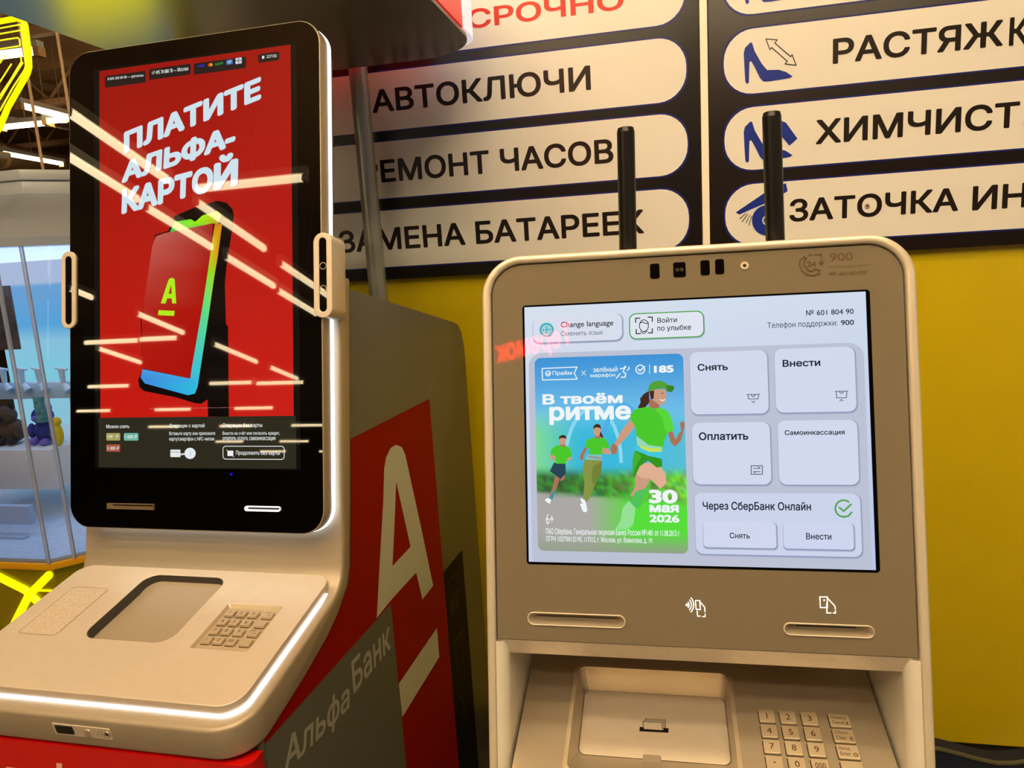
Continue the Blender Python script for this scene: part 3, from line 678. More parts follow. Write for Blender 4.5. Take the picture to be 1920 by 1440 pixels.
plate('glass_backing', gS, [rr(gl0-.008, glb-.006, gl1+.008, glt+.004, .036, 8), rr(slA[0]-.001, slA[1]-.001, slA[2]+.001, slA[3]+.001, .05, 8), rr(slB[0]-.001, slB[1]-.001, slB[2]+.001, slB[3]+.001, .05, 8)], -.0055, .003, mat('gap_brown', (70, 58, 40), .5), SB)
# body
bodyp = [(-.20, .55), (-.02, 1.49), (.004, 1.565), (.50, 1.565), (.52, 1.545), (.52, -.04), (-.20, -.04)]
mbd = MB().prism([(.035, 1.545), (.50, 1.545), (.52, 1.525), (.52, -.04), (-.20, -.04), (-.20, .53), (-.17, .56), (.0, .75), (.20, .80), (.20, 1.125), (-.055, 1.138)], 'x', u0+.012, u1-.012)
mbd.build('cabinet', CHAMP_SHADED, SB, bevel=.003)
MB().box((u0+.01, -.27, -.04), (u1-.01, -.2, .5)).build('lower_door', CHAMP_SHADED, SB, bevel=.004)
# screen
dl = gS.box(978.5, 574.5, 1647.5, 1074.5)
sb_ = Art(gS, off=.0003)
a0 = [sb_.P(p) for p in ((982, 578), (1622, 545), (1643, 1070), (993, 1052))]
X0 = (a0[0][0]+a0[3][0])/2; X1 = (a0[1][0]+a0[2][0])/2; Y1 = (a0[0][1]+a0[1][1])/2; Y0 = (a0[2][1]+a0[3][1])/2
sb_.loops([rr(X0-.0025, Y0-.0028, X1+.0042, Y1+.0022, .004)], (6, 6, 6))
sb_.loops([[(X0, Y0), (X1, Y0), (X1, Y1), (X0, Y1)]], [(196, 205, 234), (186, 197, 232), (208, 220, 236), (214, 224, 238)])
sb_.loops([rr(X0+.004, Y0+.0, X1-.004, Y1-.055, (0, 0, .016, .016))], (188, 194, 212))
ms = sb_.build('menu_display', SCR_S, SB, label='lit white menu screen')
def tile(name, x0, y0, x1, y1, col=(214, 220, 240), r=.008, ol=None, off=.0006):
    a = Art(gS, off=off); A = a.P((x0, y0)); B = a.P((x1, y1))
    a.loops([rr(A[0]-.0006, A[1], B[0]+.0018, B[1]-.0024, r+.001)], (168, 175, 200))
    a.loops([rr(A[0], A[1], B[0]+.0008, B[1]-.0012, r)], (140, 150, 180))
    if ol: a.loops([rr(A[0]-.0012, A[1]+.0012, B[0]+.0012, B[1]-.0012, r+.001)], ol)
    c = [col]*32
    a.loops([rr(A[0], A[1], B[0], B[1], r)], col)
    return a.build(name, SCR_S, ms)
CT = (222, 227, 240)
tile('menu_tile', 999.5, 594, 1167, 637, (216, 222, 236))
tile('menu_tile', 1181, 590, 1319, 630, (224, 230, 240), .007, ol=(70, 160, 60))
for q in ((1293, 661, 1441.5, 775), (1451.5, 654.6, 1606, 771.5), (1297, 793, 1446.5, 908.5), (1457.5, 789, 1611, 909)): tile('menu_tile', *q, col=(210, 217, 238))
tile('menu_tile', 1302, 924, 1616.5, 1044.5, (204, 212, 236))
tile('menu_tile', 1318, 978, 1456, 1028, (208, 215, 238), .004, off=.001); tile('menu_tile', 1468, 980, 1601, 1030.5, (206, 213, 238), .004, off=.001)
a = Art(gS, off=.0019, step=.00003); K = (28, 32, 44); K2 = (90, 95, 110)
for q in (('Change language', (1052, 617.5), (1150, 600), K, .012), ('Сменить язык', (1052, 630.5), (1131, 618.5), K2, 0), ('Войти', (1232.6, 606), (1269, 594.5), K, .012), ('по улыбке', (1232.6, 623.5), (1295.4, 608.3), K, .012),
          ('№ 601 804 90', (1511, 592.5), (1599.4, 578.5), K, .01), ('Телефон поддержки:', (1438.7, 618.5), (1569, 600), K, 0), ('900', (1576, 610.5), (1600, 599.7), K, .015),
          ('Снять', (1308, 695.8), (1364, 681), K, .025), ('Внести', (1467, 688.5), (1537, 673), K, .025), ('Оплатить', (1310.4, 825.5), (1402.5, 809.5), K, .025), ('Самоинкассация', (1471, 817.5), (1582.7, 805.2), K, .02),
          ('Через СберБанк Онлайн', (1317.7, 959), (1519.6, 941), K, .02), ('Снять', (1368, 1008.8), (1405.4, 998.6), K, .015), ('Внести', (1511, 1010.8), (1557.8, 999.6), K, .015)):
    a.text(q[0], q[1], q[2], q[3], q[4], res=4); a.build('lettering', SCR_S, ms); a = Art(gS, off=.0019, step=.00003)
# icons
a.poly(circ((1025.5, 619), 13.5, 28), (70, 180, 190)); a.line(circ((1025.5, 619), 8.5, 20), .0006, (235, 245, 248), cyc=True); a.line(circ((1025.5, 619), 4, 14, 0, 8.5), .0005, (235, 245, 248), cyc=True); a.line([(1017, 616), (1034, 615)], .0005, (235, 245, 248)); a.line([(1017, 622), (1034, 621)], .0005, (235, 245, 248))
a.build('symbol', SCR_S, ms); a = Art(gS, off=.0019, step=.00003)
for (cx, cy, sx, sy) in ((1192, 597, 1, 1), (1223, 595, -1, 1), (1193, 626, 1, -1), (1223, 624.5, -1, -1)): a.line([(cx, cy+8*sy), (cx, cy), (cx+8*sx, cy)], .0012, K)
a.line(circ((1207.5, 611), 8.5, 18, 0, 11), .0009, K, cyc=True); a.line([(1199, 607), (1205, 604), (1211, 607), (1216, 606)], .0009, K); a.line([(1201, 622), (1207, 626), (1213, 621)], .0009, K)
a.build('symbol', SCR_S, ms); a = Art(gS, off=.0019, step=.00003)
IK = (80, 86, 110)
for (cx, cy, up) in ((1412, 744, 0), (1577, 738, 1)):
    if up: a.build('symbol', SCR_S, ms); a = Art(gS, off=.0019, step=.00003)
    a.line([(cx-12, cy-4), (cx+12, cy-4.5)], .0008, IK); a.line([(cx-10, cy-4), (cx-9, cy+(4 if not up else 8)), (cx+9, cy+(4 if not up else 8)), (cx+10, cy-4)], .0008, IK)
    a.line([(cx-4, cy-3), (cx, cy), (cx+4, cy-3)], .0008, IK); a.line([(cx-3, cy+(8 if not up else 14)), (cx, cy+(11 if not up else 11)), (cx+3, cy+(8 if not up else 14))], .0008, IK)
a.build('symbol', SCR_S, ms); a = Art(gS, off=.0019, step=.00003)
a.line([(1408, 873), (1429, 873), (1429, 889), (1408, 889)], .0009, IK, cyc=True); a.line([(1412, 878), (1425, 878), (1421, 875)], .0008, IK); a.line([(1425, 884), (1412, 884), (1416, 887)], .0008, IK)
a.build('symbol', SCR_S, ms); a = Art(gS, off=.0019, step=.00003)
GC = (80, 165, 70)
a.line([(1581+15.5*cos(t), 953+15.5*sin(t)) for t in [radians(40+300*i/24-20) for i in range(25)]][::-1][1:21], .0018, GC); a.line([(1597-1, 960), (1590, 967), (1581, 969)], .0018, GC); a.line([(1573, 951), (1581, 958), (1595, 945)], .0018, GC)
a.build('symbol', SCR_S, ms)
# poster tile
a = Art(gS, off=.0008, ox=960, oy=560, sc=2.88, step=.000025)
c4 = [a.P(p) for p in ((118, 320), (918, 298), (958, 1375), (145, 1362))]
bx0, bx1 = (c4[0][0]+c4[3][0])/2, (c4[1][0]+c4[2][0])/2; by1, by0 = (c4[0][1]+c4[1][1])/2, (c4[2][1]+c4[3][1])/2
def mix(c, d, t): t = max(0, min(1, t)); return tuple(x+(y-x)*t for x, y in zip(c, d))
rnd = random.Random(3)
def bgc(s, t):
    sky = mix((62, 146, 214), (120, 196, 236), t/.32)
    mid = mix(mix((130, 220, 150), (60, 185, 220), s/.3), (90, 190, 215), (s-.5)/.5)
    c = mix(sky, mid, (t-.25)/.15)
    if t > .55:
        bush = mix((60, 120, 55), (110, 205, 70), (s-.2)/.8); bush = tuple(x*(.72+.5*rnd.random()) for x in bush)
        c = mix(c, bush, (t-.57)/.05)
    if t > .69 + .05*s:
        path = mix((172, 168, 165), (88, 222, 60), (s-.35)/.3)
        path = mix(path, (150, 160, 140), (t-.9)/.1)
        c = mix(c, path, (t-.69-.05*s)/.02)
    return c
nx, ny = 36, 52; ab = []; cols = []; fs = []
for j in range(ny+1):
    for i in range(nx+1):
        s_, t_ = i/nx, j/ny; ab.append((bx0+(bx1-bx0)*s_, by1+(by0-by1)*t_)); cols.append(lin(bgc(s_, t_)))
for j in range(ny):
    for i in range(nx):
        k = j*(nx+1)+i; fs += [(k, k+1, k+nx+2), (k, k+nx+2, k+nx+1)]
a.raw(ab, fs, cols)
R_ = .007
for (cx, cy, s0) in ((bx0, by0, pi), (bx1, by0, 1.5*pi), (bx1, by1, 0), (bx0, by1, .5*pi)):
    ox_ = cx+(R_ if cx == bx0 else -R_); oy_ = cy+(R_ if cy == by0 else -R_)
    a.loops([[(cx, cy)] + [(ox_+R_*cos(s0+k*pi/12), oy_+R_*sin(s0+k*pi/12)) for k in range(7)]], (190, 196, 214))
post = a.build('poster_tile', SCR_S, ms, label='picture of three runners in green shirts')
a = Art(gS, off=.0024, ox=960, oy=560, sc=2.88, step=.00002)
SK = (205, 155, 125); SKD = (170, 115, 88); GN = (75, 200, 45); GD = (50, 150, 35); HB = (70, 42, 30); WTC = (240, 245, 248)
# arch behind
a.line([(290+150*(1-cos(t)), 880-290*sin(t)) for t in [pi*i/14 for i in range(15)]], .004, (140, 215, 240))
a.line([(480+120*(1-cos(t)), 900-330*sin(t)) for t in [pi*i/14 for i in range(15)]], .005, (80, 175, 230))
# left runner
a.poly([(235, 950), (265, 955), (240, 1030), (218, 1085), (200, 1082), (222, 1010)], SKD); a.poly([(222, 1040), (238, 1035), (220, 1085), (203, 1082)], (60, 150, 160)); a.poly([(178, 1085), (195, 1075), (213, 1082), (207, 1106), (190, 1098)], WTC)
a.poly([(268, 930), (288, 930), (285, 975), (262, 985)], SKD)
a.poly([(228, 885), (290, 885), (292, 945), (262, 972), (240, 955), (206, 930)], (40, 70, 85))
a.poly([(212, 835), (232, 850), (245, 868), (235, 880), (204, 855)], SK); a.poly([(310, 850), (328, 862), (300, 880), (285, 870)], SK)
a.poly([(215, 812), (235, 795), (258, 790), (300, 795), (318, 815), (326, 850), (305, 858), (292, 890), (238, 890), (236, 850), (210, 842)], GN)
a.poly([(262, 775), (288, 775), (290, 798), (262, 798)], SKD); a.poly(circ((274, 765), 19, 16, 0, 25), SK); a.poly([(254, 760), (258, 742), (275, 735), (292, 740), (296, 758), (285, 752), (265, 752)], HB)
# middle runner
a.poly([(385, 895), (398, 860), (487, 862), (486, 920), (455, 990), (412, 1092), (386, 1090), (392, 1000), (383, 930)], (135, 150, 70))
a.poly([(440, 900), (487, 880), (482, 940), (440, 1010), (430, 960)], (115, 130, 55))
a.poly([(370, 1075), (395, 1085), (398, 1105), (376, 1100)], WTC); a.poly([(368, 1108), (400, 1098), (408, 1140), (402, 1152), (385, 1148)], WTC)
a.poly([(402, 790), (412, 800), (392, 840), (385, 870), (370, 872), (368, 845), (385, 815)], SKD); a.poly([(505, 795), (530, 820), (534, 842), (490, 835), (468, 810), (480, 800)], SK)
a.poly([(402, 765), (430, 752), (460, 748), (500, 752), (520, 775), (527, 805), (505, 808), (490, 802), (486, 862), (412, 862), (420, 810), (398, 802)], GN)
a.poly([(408, 840), (486, 842), (487, 872), (398, 868)], (120, 200, 205)); a.poly([(412, 845), (485, 855), (484, 868), (415, 860)], (150, 155, 150))
a.poly([(448, 735), (478, 735), (480, 755), (448, 755)], SKD); a.poly(circ((461, 712), 20, 16, 0, 32), SK); a.poly([(440, 705), (443, 685), (460, 675), (478, 682), (482, 705), (470, 695), (452, 695)], HB); a.poly([(478, 715), (495, 745), (488, 752), (474, 738)], HB)
# front runner
a.poly([(665, 960), (700, 905), (752, 960), (742, 985), (700, 1060), (665, 1085), (640, 1060), (668, 1010)], SK)
a.poly([(690, 1050), (745, 1020), (738, 1065), (690, 1130), (665, 1130)], (90, 200, 60))
a.poly([(700, 890), (785, 880), (828, 945), (836, 995), (800, 1025), (745, 970), (700, 968), (660, 938)], (225, 175, 145))
a.poly([(668, 1040), (742, 1015), (690, 1110), (648, 1165), (620, 1130)], (80, 195, 90))
a.poly([(598, 1130), (632, 1090), (668, 1128), (656, 1215), (612, 1245), (560, 1240), (588, 1195)], (150, 225, 150)); a.poly([(560, 1240), (612, 1245), (656, 1215), (650, 1232), (610, 1258), (558, 1252)], (100, 230, 90))
a.poly([(665, 815), (735, 848), (808, 862), (812, 905), (782, 912), (735, 872), (690, 905), (664, 962), (650, 945), (655, 860)], GD); a.poly([(664, 820), (700, 850), (672, 900), (655, 950), (650, 940), (652, 860)], (70, 175, 45))
a.poly([(640, 650), (672, 682), (625, 740), (585, 785), (568, 802), (552, 790), (590, 715)], SK); a.poly([(552, 780), (570, 800), (568, 832), (545, 842), (531, 815), (538, 790)], SKD)
a.poly([(838, 712), (868, 718), (882, 762), (905, 720), (928, 705), (912, 765), (882, 797), (858, 780)], SKD); a.poly([(907, 670), (922, 660), (932, 672), (931, 705), (912, 712)], SKD)
a.poly([(736, 540), (790, 560), (802, 596), (742, 592)], SKD)
a.poly([(632, 640), (662, 600), (700, 586), (742, 584), (770, 596), (800, 586), (842, 608), (866, 660), (874, 712), (838, 724), (822, 770), (812, 822), (740, 815), (678, 792), (668, 700), (660, 680)], GN)
a.poly([(770, 596), (800, 586), (842, 608), (866, 660), (874, 712), (838, 724), (822, 700), (812, 640)], (90, 215, 60)); a.poly([(672, 740), (740, 790), (812, 800), (812, 830), (735, 820), (676, 800)], (150, 215, 180))
a.poly([(676, 790), (740, 818), (810, 826), (810, 864), (735, 846), (664, 818)], (70, 200, 225)); a.poly([(690, 790), (745, 806), (806, 806), (800, 826), (740, 826), (695, 806)], (200, 225, 90))
a.poly([(740, 498), (742, 560), (722, 585), (690, 592), (680, 588), (695, 560), (692, 540), (712, 515)], HB)
a.poly([(742, 500), (770, 492), (825, 490), (834, 515), (832, 550), (812, 575), (790, 570), (768, 555), (748, 530)], SK); a.poly([(742, 500), (768, 495), (765, 540), (750, 545)], HB)
a.line([(800, 545), (812, 552), (826, 545)], .0011, WTC); a.line([(806, 512), (818, 510)], .0007, (60, 30, 20))
a.poly([(734, 500), (742, 465), (765, 448), (800, 443), (830, 455), (840, 465), (870, 470), (876, 488), (862, 505), (838, 502), (825, 486), (785, 488), (755, 496)], (85, 160, 55)); a.poly([(832, 468), (872, 472), (876, 488), (862, 505), (838, 500)], (60, 125, 40))
# wording
a.line([(165, 378), (353, 370), (338, 402), (353, 435), (167, 440)], .0011, WTC, cyc=True)
a.line(circ((197, 405), 13, 16), .001, WTC, cyc=True); a.line([(190, 405), (197, 411), (210, 396)], .001, WTC)
for q in (('Прайм', (222, 420), (325, 388), .01), ('зелёный', (440, 398), (570, 366), .01), ('марафон', (425, 430), (558, 402), .01), ('185', (767, 402), (872, 360), .05), ('В твоём', (168, 573), (597, 506), .04), ('ритме', (205, 682), (642, 576), .04),
          ('30', (740, 1103), (893, 1030), .05), ('мая', (743, 1152), (900, 1112), .05), ('2026', (743, 1205), (903, 1165), .04), ('6+', (187, 1215), (227, 1160), 0)):
    a.text(q[0], q[1], q[2], WTC, q[3], res=4)
a.text('ПАО Сбербанк. Генеральная лицензия Банка России №1481 от 11.08.2015 г.', (187, 1277), (907, 1247), WTC, .01, res=2)
a.text('ОГРН 1027700132195, 117312, г. Москва, ул. Вавилова, д. 19.', (187, 1314), (760, 1288), WTC, .01, res=2)
a.line([(377, 390), (400, 413)], .0006, WTC); a.line([(400, 388), (378, 414)], .0006, WTC)
a.line([(743, 357), (743, 405)], .0006, WTC); a.line(circ((693, 383), 23, 22), .0012, WTC, cyc=True); a.line([(683, 382), (692, 391), (715, 368)], .0014, WTC)
a.line([(585, 380), (610, 375), (600, 395), (615, 405), (612, 425), (590, 425)], .0012, WTC); a.line([(565, 430), (585, 405)], .0012, WTC); a.poly(circ((612, 370), 6, 10), WTC); a.line([(622, 388), (634, 380), (632, 370)], .001, WTC)
a.build('poster_figures', SCR_S, post)
# ---- glass details
for i, q in enumerate(((1218.5, 495, 1237, 522), (1262, 492.5, 1286, 519), (1313, 488.5, 1331, 515.5), (1340.5, 486.5, 1358, 513.5))):
    cwin = plate('camera_window', gS, [rr(*gS.box(*q), .0022)], .0006, .0012, BLACKGL, SB)
    if i == 1:
        a = Art(gS, off=.0007); a.line(circ((1270, 506), 2.5, 10), .0006, (120, 110, 95), cyc=True); a.line(circ((1278, 505.5), 2.5, 10), .0006, (120, 110, 95), cyc=True); a.build('lens_marks', PRINT, cwin)
c_ = gS.px(1396, 498); plate('light_sensor', gS, [circ(c_, .0045, 20), circ(c_, .002, 14)], .0008, .0014, KEYM, SB); plate('sensor_hole', gS, [circ(c_, .0021, 14)], .0004, .0006, DARK, SB)
a = Art(gS, off=.0002); BR = (92, 74, 46)
a.text('900', (1555.4, 490.3), (1598.7, 473), BR, .012, res=4); a.text('Устройство | ATM', (1555.4, 503.5), (1626, 494.8), (112, 92, 60), 0, res=2); a.text('№ 60180490', (1556, 517), (1625, 506.4), BR, .005, res=3); a.text('24', (1513, 500), (1530, 489.5), BR, .02, res=3)
a.line([(1507, 481), (1500, 489), (1499, 498), (1504, 508), (1513, 515), (1524, 517), (1536, 513)], .0014, BR); a.line([(1507, 481), (1512, 485), (1507, 491), (1508, 499), (1514, 506), (1522, 509), (1528, 504)], .0013, BR); a.line([(1528, 504), (1537, 507), (1536, 513)], .0013, BR)
a.line([(1515, 478.5), (1522, 477.5)], .0011, BR); a.line([(1527, 477.5), (1540, 476.5), (1540, 484)], .0011, BR); a.line([(1540, 487), (1540, 496)], .0012, BR); a.line([(1536, 491), (1540, 496), (1545, 490)], .0011, BR)
a.build('glass_lettering', PRINT, SB)
EW = mat('lit_symbol', (255, 255, 255), .4, emit=(255, 250, 235), es=1.3)
a = Art(gS, off=.0002)
for r_ in (6, 11, 16): a.line([(1287+r_*cos(t)*.85, 1134+r_*sin(t)*1.05) for t in [radians(-52+104*i/8) for i in range(9)]], .0009, (255, 255, 255))
a.poly(circ((1288, 1134), 2.5, 10), (255, 255, 255))
a.line([(1304, 1126), (1312, 1126), (1313, 1143), (1305, 1142)], .0009, (255, 255, 255), cyc=True); a.line([(1312, 1128), (1321, 1138), (1322, 1147)], .0009, (255, 255, 255)); a.line([(1307, 1145), (1308, 1155), (1313, 1155)], .0009, (255, 255, 255)); a.line([(1317, 1156), (1322, 1156), (1322, 1151)], .0009, (255, 255, 255))
a.line([(1537, 1119), (1551, 1119), (1551, 1139), (1538, 1139)], .0009, (255, 255, 255), cyc=True); a.poly(circ((1545, 1125), 1.6, 8), (255, 255, 255)); a.line([(1552, 1122), (1565, 1136), (1566, 1142)], .0009, (255, 255, 255)); a.line([(1550, 1130), (1550, 1149), (1558, 1149)], .0009, (255, 255, 255)); a.line([(1562, 1149), (1566, 1149), (1566, 1145)], .0009, (255, 255, 255))
a.build('card_symbols', EW, SB, label='glowing white contactless and card symbols')
def recslot(name, b, slit, lift):
    o = loft(name, gS, rr(*b, .05, 8), .0002, rr(b[0]+.006, b[1]+.0045, b[2]-.006, b[3]-.0035, .05, 8), -.008, BRUSH, SB, cap=True)
    plate('slot_lip', gS, [rr(b[0]-.0014, b[1]-.0014, b[2]+.0014, b[3]+.0014, .05, 8), rr(*b, .05, 8)], .0012, .002, CHAMP, o, bev=.0005)
    plate('slot_opening', gS, [rr(*slit, .0005)], -.0065, .001, DARK, o)
    return o
sla = gS.box(999, 1152, 1164, 1167); recslot('receipt_slot', slA, (slA[0]+.009, slA[1]+.0075, slA[2]-.009, slA[3]-.0045), 1)
recslot('card_slot', slB, (slB[0]+.013, slB[1]+.0085, slB[2]-.015, slB[3]-.004), 1)
# recess below the glass
rt = -.3915
# bezel: chamfer strip above and the two side chamfers
cz, cd = .017, .018
st = MB(); A0 = gS.at(gl0-.0012, -.3896, .0006); A1 = gS.at(gl1+.0012, -.3896, .0006)
B0 = gS.at(gl0+.014, rt-cz, -.012); B1 = gS.at(gl1-.014, rt-cz, -.012)
back_ = Vector((0, .10, .0))
st.add([A0, A1, B1, B0, B1+back_, B0+back_], [(0, 3, 2, 1), (3, 5, 4, 2)]); lip = st.build('recess_lintel', CHAMP, SB, smooth=False)
for sx, s0, s1_ in ((1, gl0, gl0+.014), (-1, gl1, gl1-.014)):
    mb = MB(); n_ = 6; pr_ = []
    for i in range(n_+1):
        t_ = i/n_; xx = s0+(s1_-s0)*sin(t_*pi/2)
        pr_.append((xx, .003-.016*(1-cos(t_*pi/2))))
    pr_.append((s1_, -.17))
    vs = [gS.at(x, rt, o) for x, o in pr_] + [gS.at(x, -.74, o) for x, o in pr_]; n1 = len(pr_)
    mb.add(vs, [(i, i+1, n1+i+1, n1+i) for i in range(n1-1)])
    mb.build('recess_side', mat('brightened_satin', (222, 218, 205), .35, .15), SB, smooth=True, label='curved side of the recess, colour lightened for its shine')  # lightened colour stands in for the bright reflection on the recess sides
tC = math.atan(.252)
cS = Plane((0, .04, 1.0425), (1, 0, 0), (0, cos(tC), sin(tC)), SB)
gx0, gx1 = gl0+.0175, gl1-.0175
po = [cS.px(*p) for p in ((1081, 1248), (1366, 1263), (1388, 1440), (1061, 1440))]
qa0 = (po[0][0]+po[3][0])/2; qa1 = (po[1][0]+po[2][0])/2; qb1 = (po[0][1]+po[1][1])/2; qb0 = cS.px(1220, 1462)[1]
dep = -.030
fi = [cS.px(*p, off=dep) for p in ((1095, 1295), (1358, 1310), (1372, 1435), (1086, 1416))]
fa0 = (fi[0][0]+fi[3][0])/2; fa1 = (fi[1][0]+fi[2][0])/2; fb1 = (fi[0][1]+fi[1][1])/2; fb0 = (fi[2][1]+fi[3][1])/2
pocket = rr(qa0, qb0, qa1, qb1, .012, 8)
cb0 = min(qb0-.012, -.185); cb1 = .2
plate('lower_filler', gS, [rr(gl0+.001, -.739, gl1-.001, -.552, .001, 2)], -.001, .004, CHAMP_SHADED, SB)
plate('console_plate', cS, [[(gx0, cb0), (gx1, cb0), (gx1, cb1), (gx0, cb1)], pocket], 0, .004, BRUSH, SB, bev=.0008)
MB().box((gl0+.012, -.12, .84), (gl1-.012, .19, .86)).build('recess_floor', DARK, SB)
rim_ = loft('tray_rim', cS, rr(qa0-.003, qb0-.003, qa1+.003, qb1+.003, .014, 8), .0005, rr(qa0+.002, qb0+.002, qa1-.002, qb1-.002, .011, 8), .0016, KEYM, SB)
pw = loft('tray_wall', cS, rr(qa0+.001, qb0+.001, qa1-.001, qb1-.001, .012, 8), .0012, rr(fa0, fb0, fa1, fb1, .009, 8), dep, BRUSH, SB)
fl_ = plate('tray_floor', cS, [rr(fa0+.0004, fb0+.0004, fa1-.0004, fb1-.0004, .0085, 8)], dep+.0012, .0022, CHAMP, SB, bev=.0003)
gapo = plate('floor_gap', cS, [rr(fa0-.0008, fb0-.0008, fa1+.0008, fb1+.0008, .0095, 8)], dep+.0002, .001, DARK, SB)
q = [cS.px(*p, off=dep) for p in ((1205, 1432), (1240, 1434))]
plate('finger_notch', cS, [rr(q[0][0], fb0-.016, q[1][0], fb0+.004, .003)], dep+.004, .003, BRUSH, SB, bev=.0005)
a = Art(Plane(cS.at(0, 0, dep+.0013), cS.u, cS.v, SB), off=.0002, ox=900, oy=1180, sc=3.84)
a.poly([(1150, 702), (1180, 706), (1180, 718), (1320, 728), (1320, 710), (1358, 714), (1357, 746), (1148, 734)], (14, 8, 8))
a.line([(1176, 718), (1173, 664), (1312, 672), (1314, 728)], .0008, (30, 20, 12)); a.line([(1184, 662), (1186, 654), (1323, 662), (1326, 722)], .0007, (30, 20, 12)); a.line([(1192, 653), (1194, 645), (1334, 653), (1336, 716)], .0007, (30, 20, 12))
a.build('banknote_symbol', PRINT, fl_)
# keypad on console
kk = {}
cc = [cS.px(*p, off=.002) for p in ((1437.6, 1343.3), (1477, 1345.4), (1517.5, 1347), (1573.8, 1351.5))]
rws = [cS.px(*p, off=.002)[1] for p in ((1437.6, 1343.3), (1441.4, 1371), (1444.9, 1398.7), (1449, 1430.8))]
xs_ = [c[0] for c in cc]; e_ = [cS.px(1449, 1430.8, off=.002)[0], 0]
labS = [['1', '2', '3', [('Отмена', .1, .55, .85, .82), ('Cancel', .12, .2, .68, .45), ('x', .74, .15, .92, .42)]], ['4', '5', '6', [('Сброс', .1, .55, .75, .82), ('Clear', .12, .2, .6, .45), ('«', .74, .15, .92, .42)]],
        ['7', '8', '9', [('Ввод', .1, .55, .62, .82), ('Enter', .12, .2, .6, .45), ('o', .72, .15, .92, .42)]], ['.', '0', '000', '']]
pit = (rws[3]-rws[0])/3
keypad(cS, SB, xs_, [rws[0]+pit*i for i in range(4)], [.0178]*3+[.0225], abs(pit)*.86, labS, .0003, .0035, (88, 68, 42))
# braille dots on the lintel
dA0 = B0-A0; lpl = Plane(A0, (1, 0, 0), (0, (A0-B0).y, (A0-B0).z), SB)
br = MB(); rb = random.Random(5)
for (xa, xb) in ((1023, 1136), (1209, 1285), (1302, 1340), (1355, 1408), (1486, 1640)):
    pa = lpl.px(xa, 1213+(xa-1023)*.043); pb_ = lpl.px(xb, 1213+(xb-1023)*.043); n_ = int((pb_[0]-pa[0])/.0042)
    for k in range(n_):
        if rb.random() < .12: continue
        for r_ in range(3):
            for c in range(2):
                if rb.random() < .5:
                    p = lpl.at(pa[0]+k*.0042+c*.0017, pa[1]+.0018-r_*.0018, 0)
                    br.ball(p, (.00055, .00055, .00055), 6, 4)
br.build('braille', CHAMP, lip, kind='stuff')
# antennas: a router standing on the cabinet roof behind the head
rt_ = empty('wireless_router', (0, 0, 0)); rt_.location = SB.location.copy(); rt_.rotation_euler = SB.rotation_euler.copy()
ROOTS.append((rt_, Vector((.2, .085, 1.545))))
tag(rt_, 'small black router with two thick aerials standing up behind the right machine', 'router')
MB().box((.09, .055, 1.5455), (.32, .13, 1.565)).build('router_body', BLACK, rt_, bevel=.004)
ANT = mat('aerial_rubber', (20, 18, 17), .32)
for (xa, xb, z1) in ((.1205, .1225, 1.7245), (.2935, .289, 1.7265)):
    mb = MB(); mb.tube((xa, .07, 1.565), (xb, .07, z1-.006), .0108, .0106, n=28, cap=False); mb.tube((xb, .07, z1-.006), (xb, .07, z1-.001), .0106, .0094, n=28, cap=False); mb.tube((xb, .07, z1-.001), (xb, .07, z1), .0094, .007, n=28)
    mb.build('antenna', ANT, rt_, smooth=True)

# ================================================================== CANDY / CLAW MACHINE AT LEFT
MY = 2.3
mP = Plane((0, MY, 0), (1, 0, 0), (0, 0, 1))
m = lambda x, y: mP.px(x, y)
g0 = m(92, 1057); cx0, zg = g0
hz = m(10, 462)[1]; hz1 = m(75, 360)[1]; hz2 = m(30, 320)[1]
CM = empty('prize_machine', (0, 0, 0)); ROOTS.append((CM, Vector((cx0-.45, MY+.5, 0))))
tag(CM, 'glass-sided prize machine with white hood and yellow lit base', 'prize machine')
s2 = .7071
def octo(e, x=cx0, y=MY, ww=.85, c=.62):
    # footprint: front edge ww wide, 45 degree corner c long; e grows it outward
    pts = [(x-ww, y), (x, y), (x+c*s2, y+c*s2), (x+c*s2, y+c*s2+.55), (x, y+2*c*s2+.55), (x-ww, y+2*c*s2+.55), (x-ww-c*s2, y+c*s2+.55), (x-ww-c*s2, y+c*s2)]
    cxx = x-ww/2; cyy = y+c*s2+.275
    return [(cxx+(p[0]-cxx)*(1+e), cyy+(p[1]-cyy)*(1+e)) for p in pts]
WM = mat('machine_white', (178, 188, 204), .35)
YB = mat('yellow_band', (225, 165, 10), .35)
MB().prism(octo(.0), 'z', zg-.03, zg-.002).build('base_band', YB, CM, bevel=.003, label='yellow band under the glass')
MB().prism(octo(-.03), 'z', 0, .05).build('plinth', BLACK, CM)
MB().prism(octo(-.05), 'z', .05, zg-.035).build('lower_body', mat('yellow_acrylic', (120, 100, 6), .12, emit=(90, 80, 0), es=.35), CM, label='yellow translucent lower body')
fr = Plane((0, MY+.03, 0), (1, 0, 0), (0, 0, 1))
NEO = mat('yellow_neon', (255, 255, 0), .4, emit=(235, 238, 0), es=1.6)
def fpt(x, y, pl=fr, off=0.): q = pl.px(x, y); return pl.at(q[0], q[1], off)
for pts in (((-40, 1060), (0, 1082), (48, 1106), (95, 1150)), ((92, 1078), (55, 1115), (22, 1180), (5, 1230)), ((48, 1107), (120, 1108))):
    mb = MB(); mb.path([fpt(*p) for p in pts], .016 if len(pts) > 2 else .004); mb.build('neon_cross', NEO, CM, smooth=True, label='bright yellow light bar')
def fit_inset(px_, py_):
    best = None
    for k in range(2, 60):
        e = -k*.01; x, y = octo(e)[1]; d = ray(px_, py_); t = y/d.y; q = EYE+d*t
        if best is None or abs(q.x-x) < best[0]: best = (abs(q.x-x), e, q.z)
    return best[1], best[2]
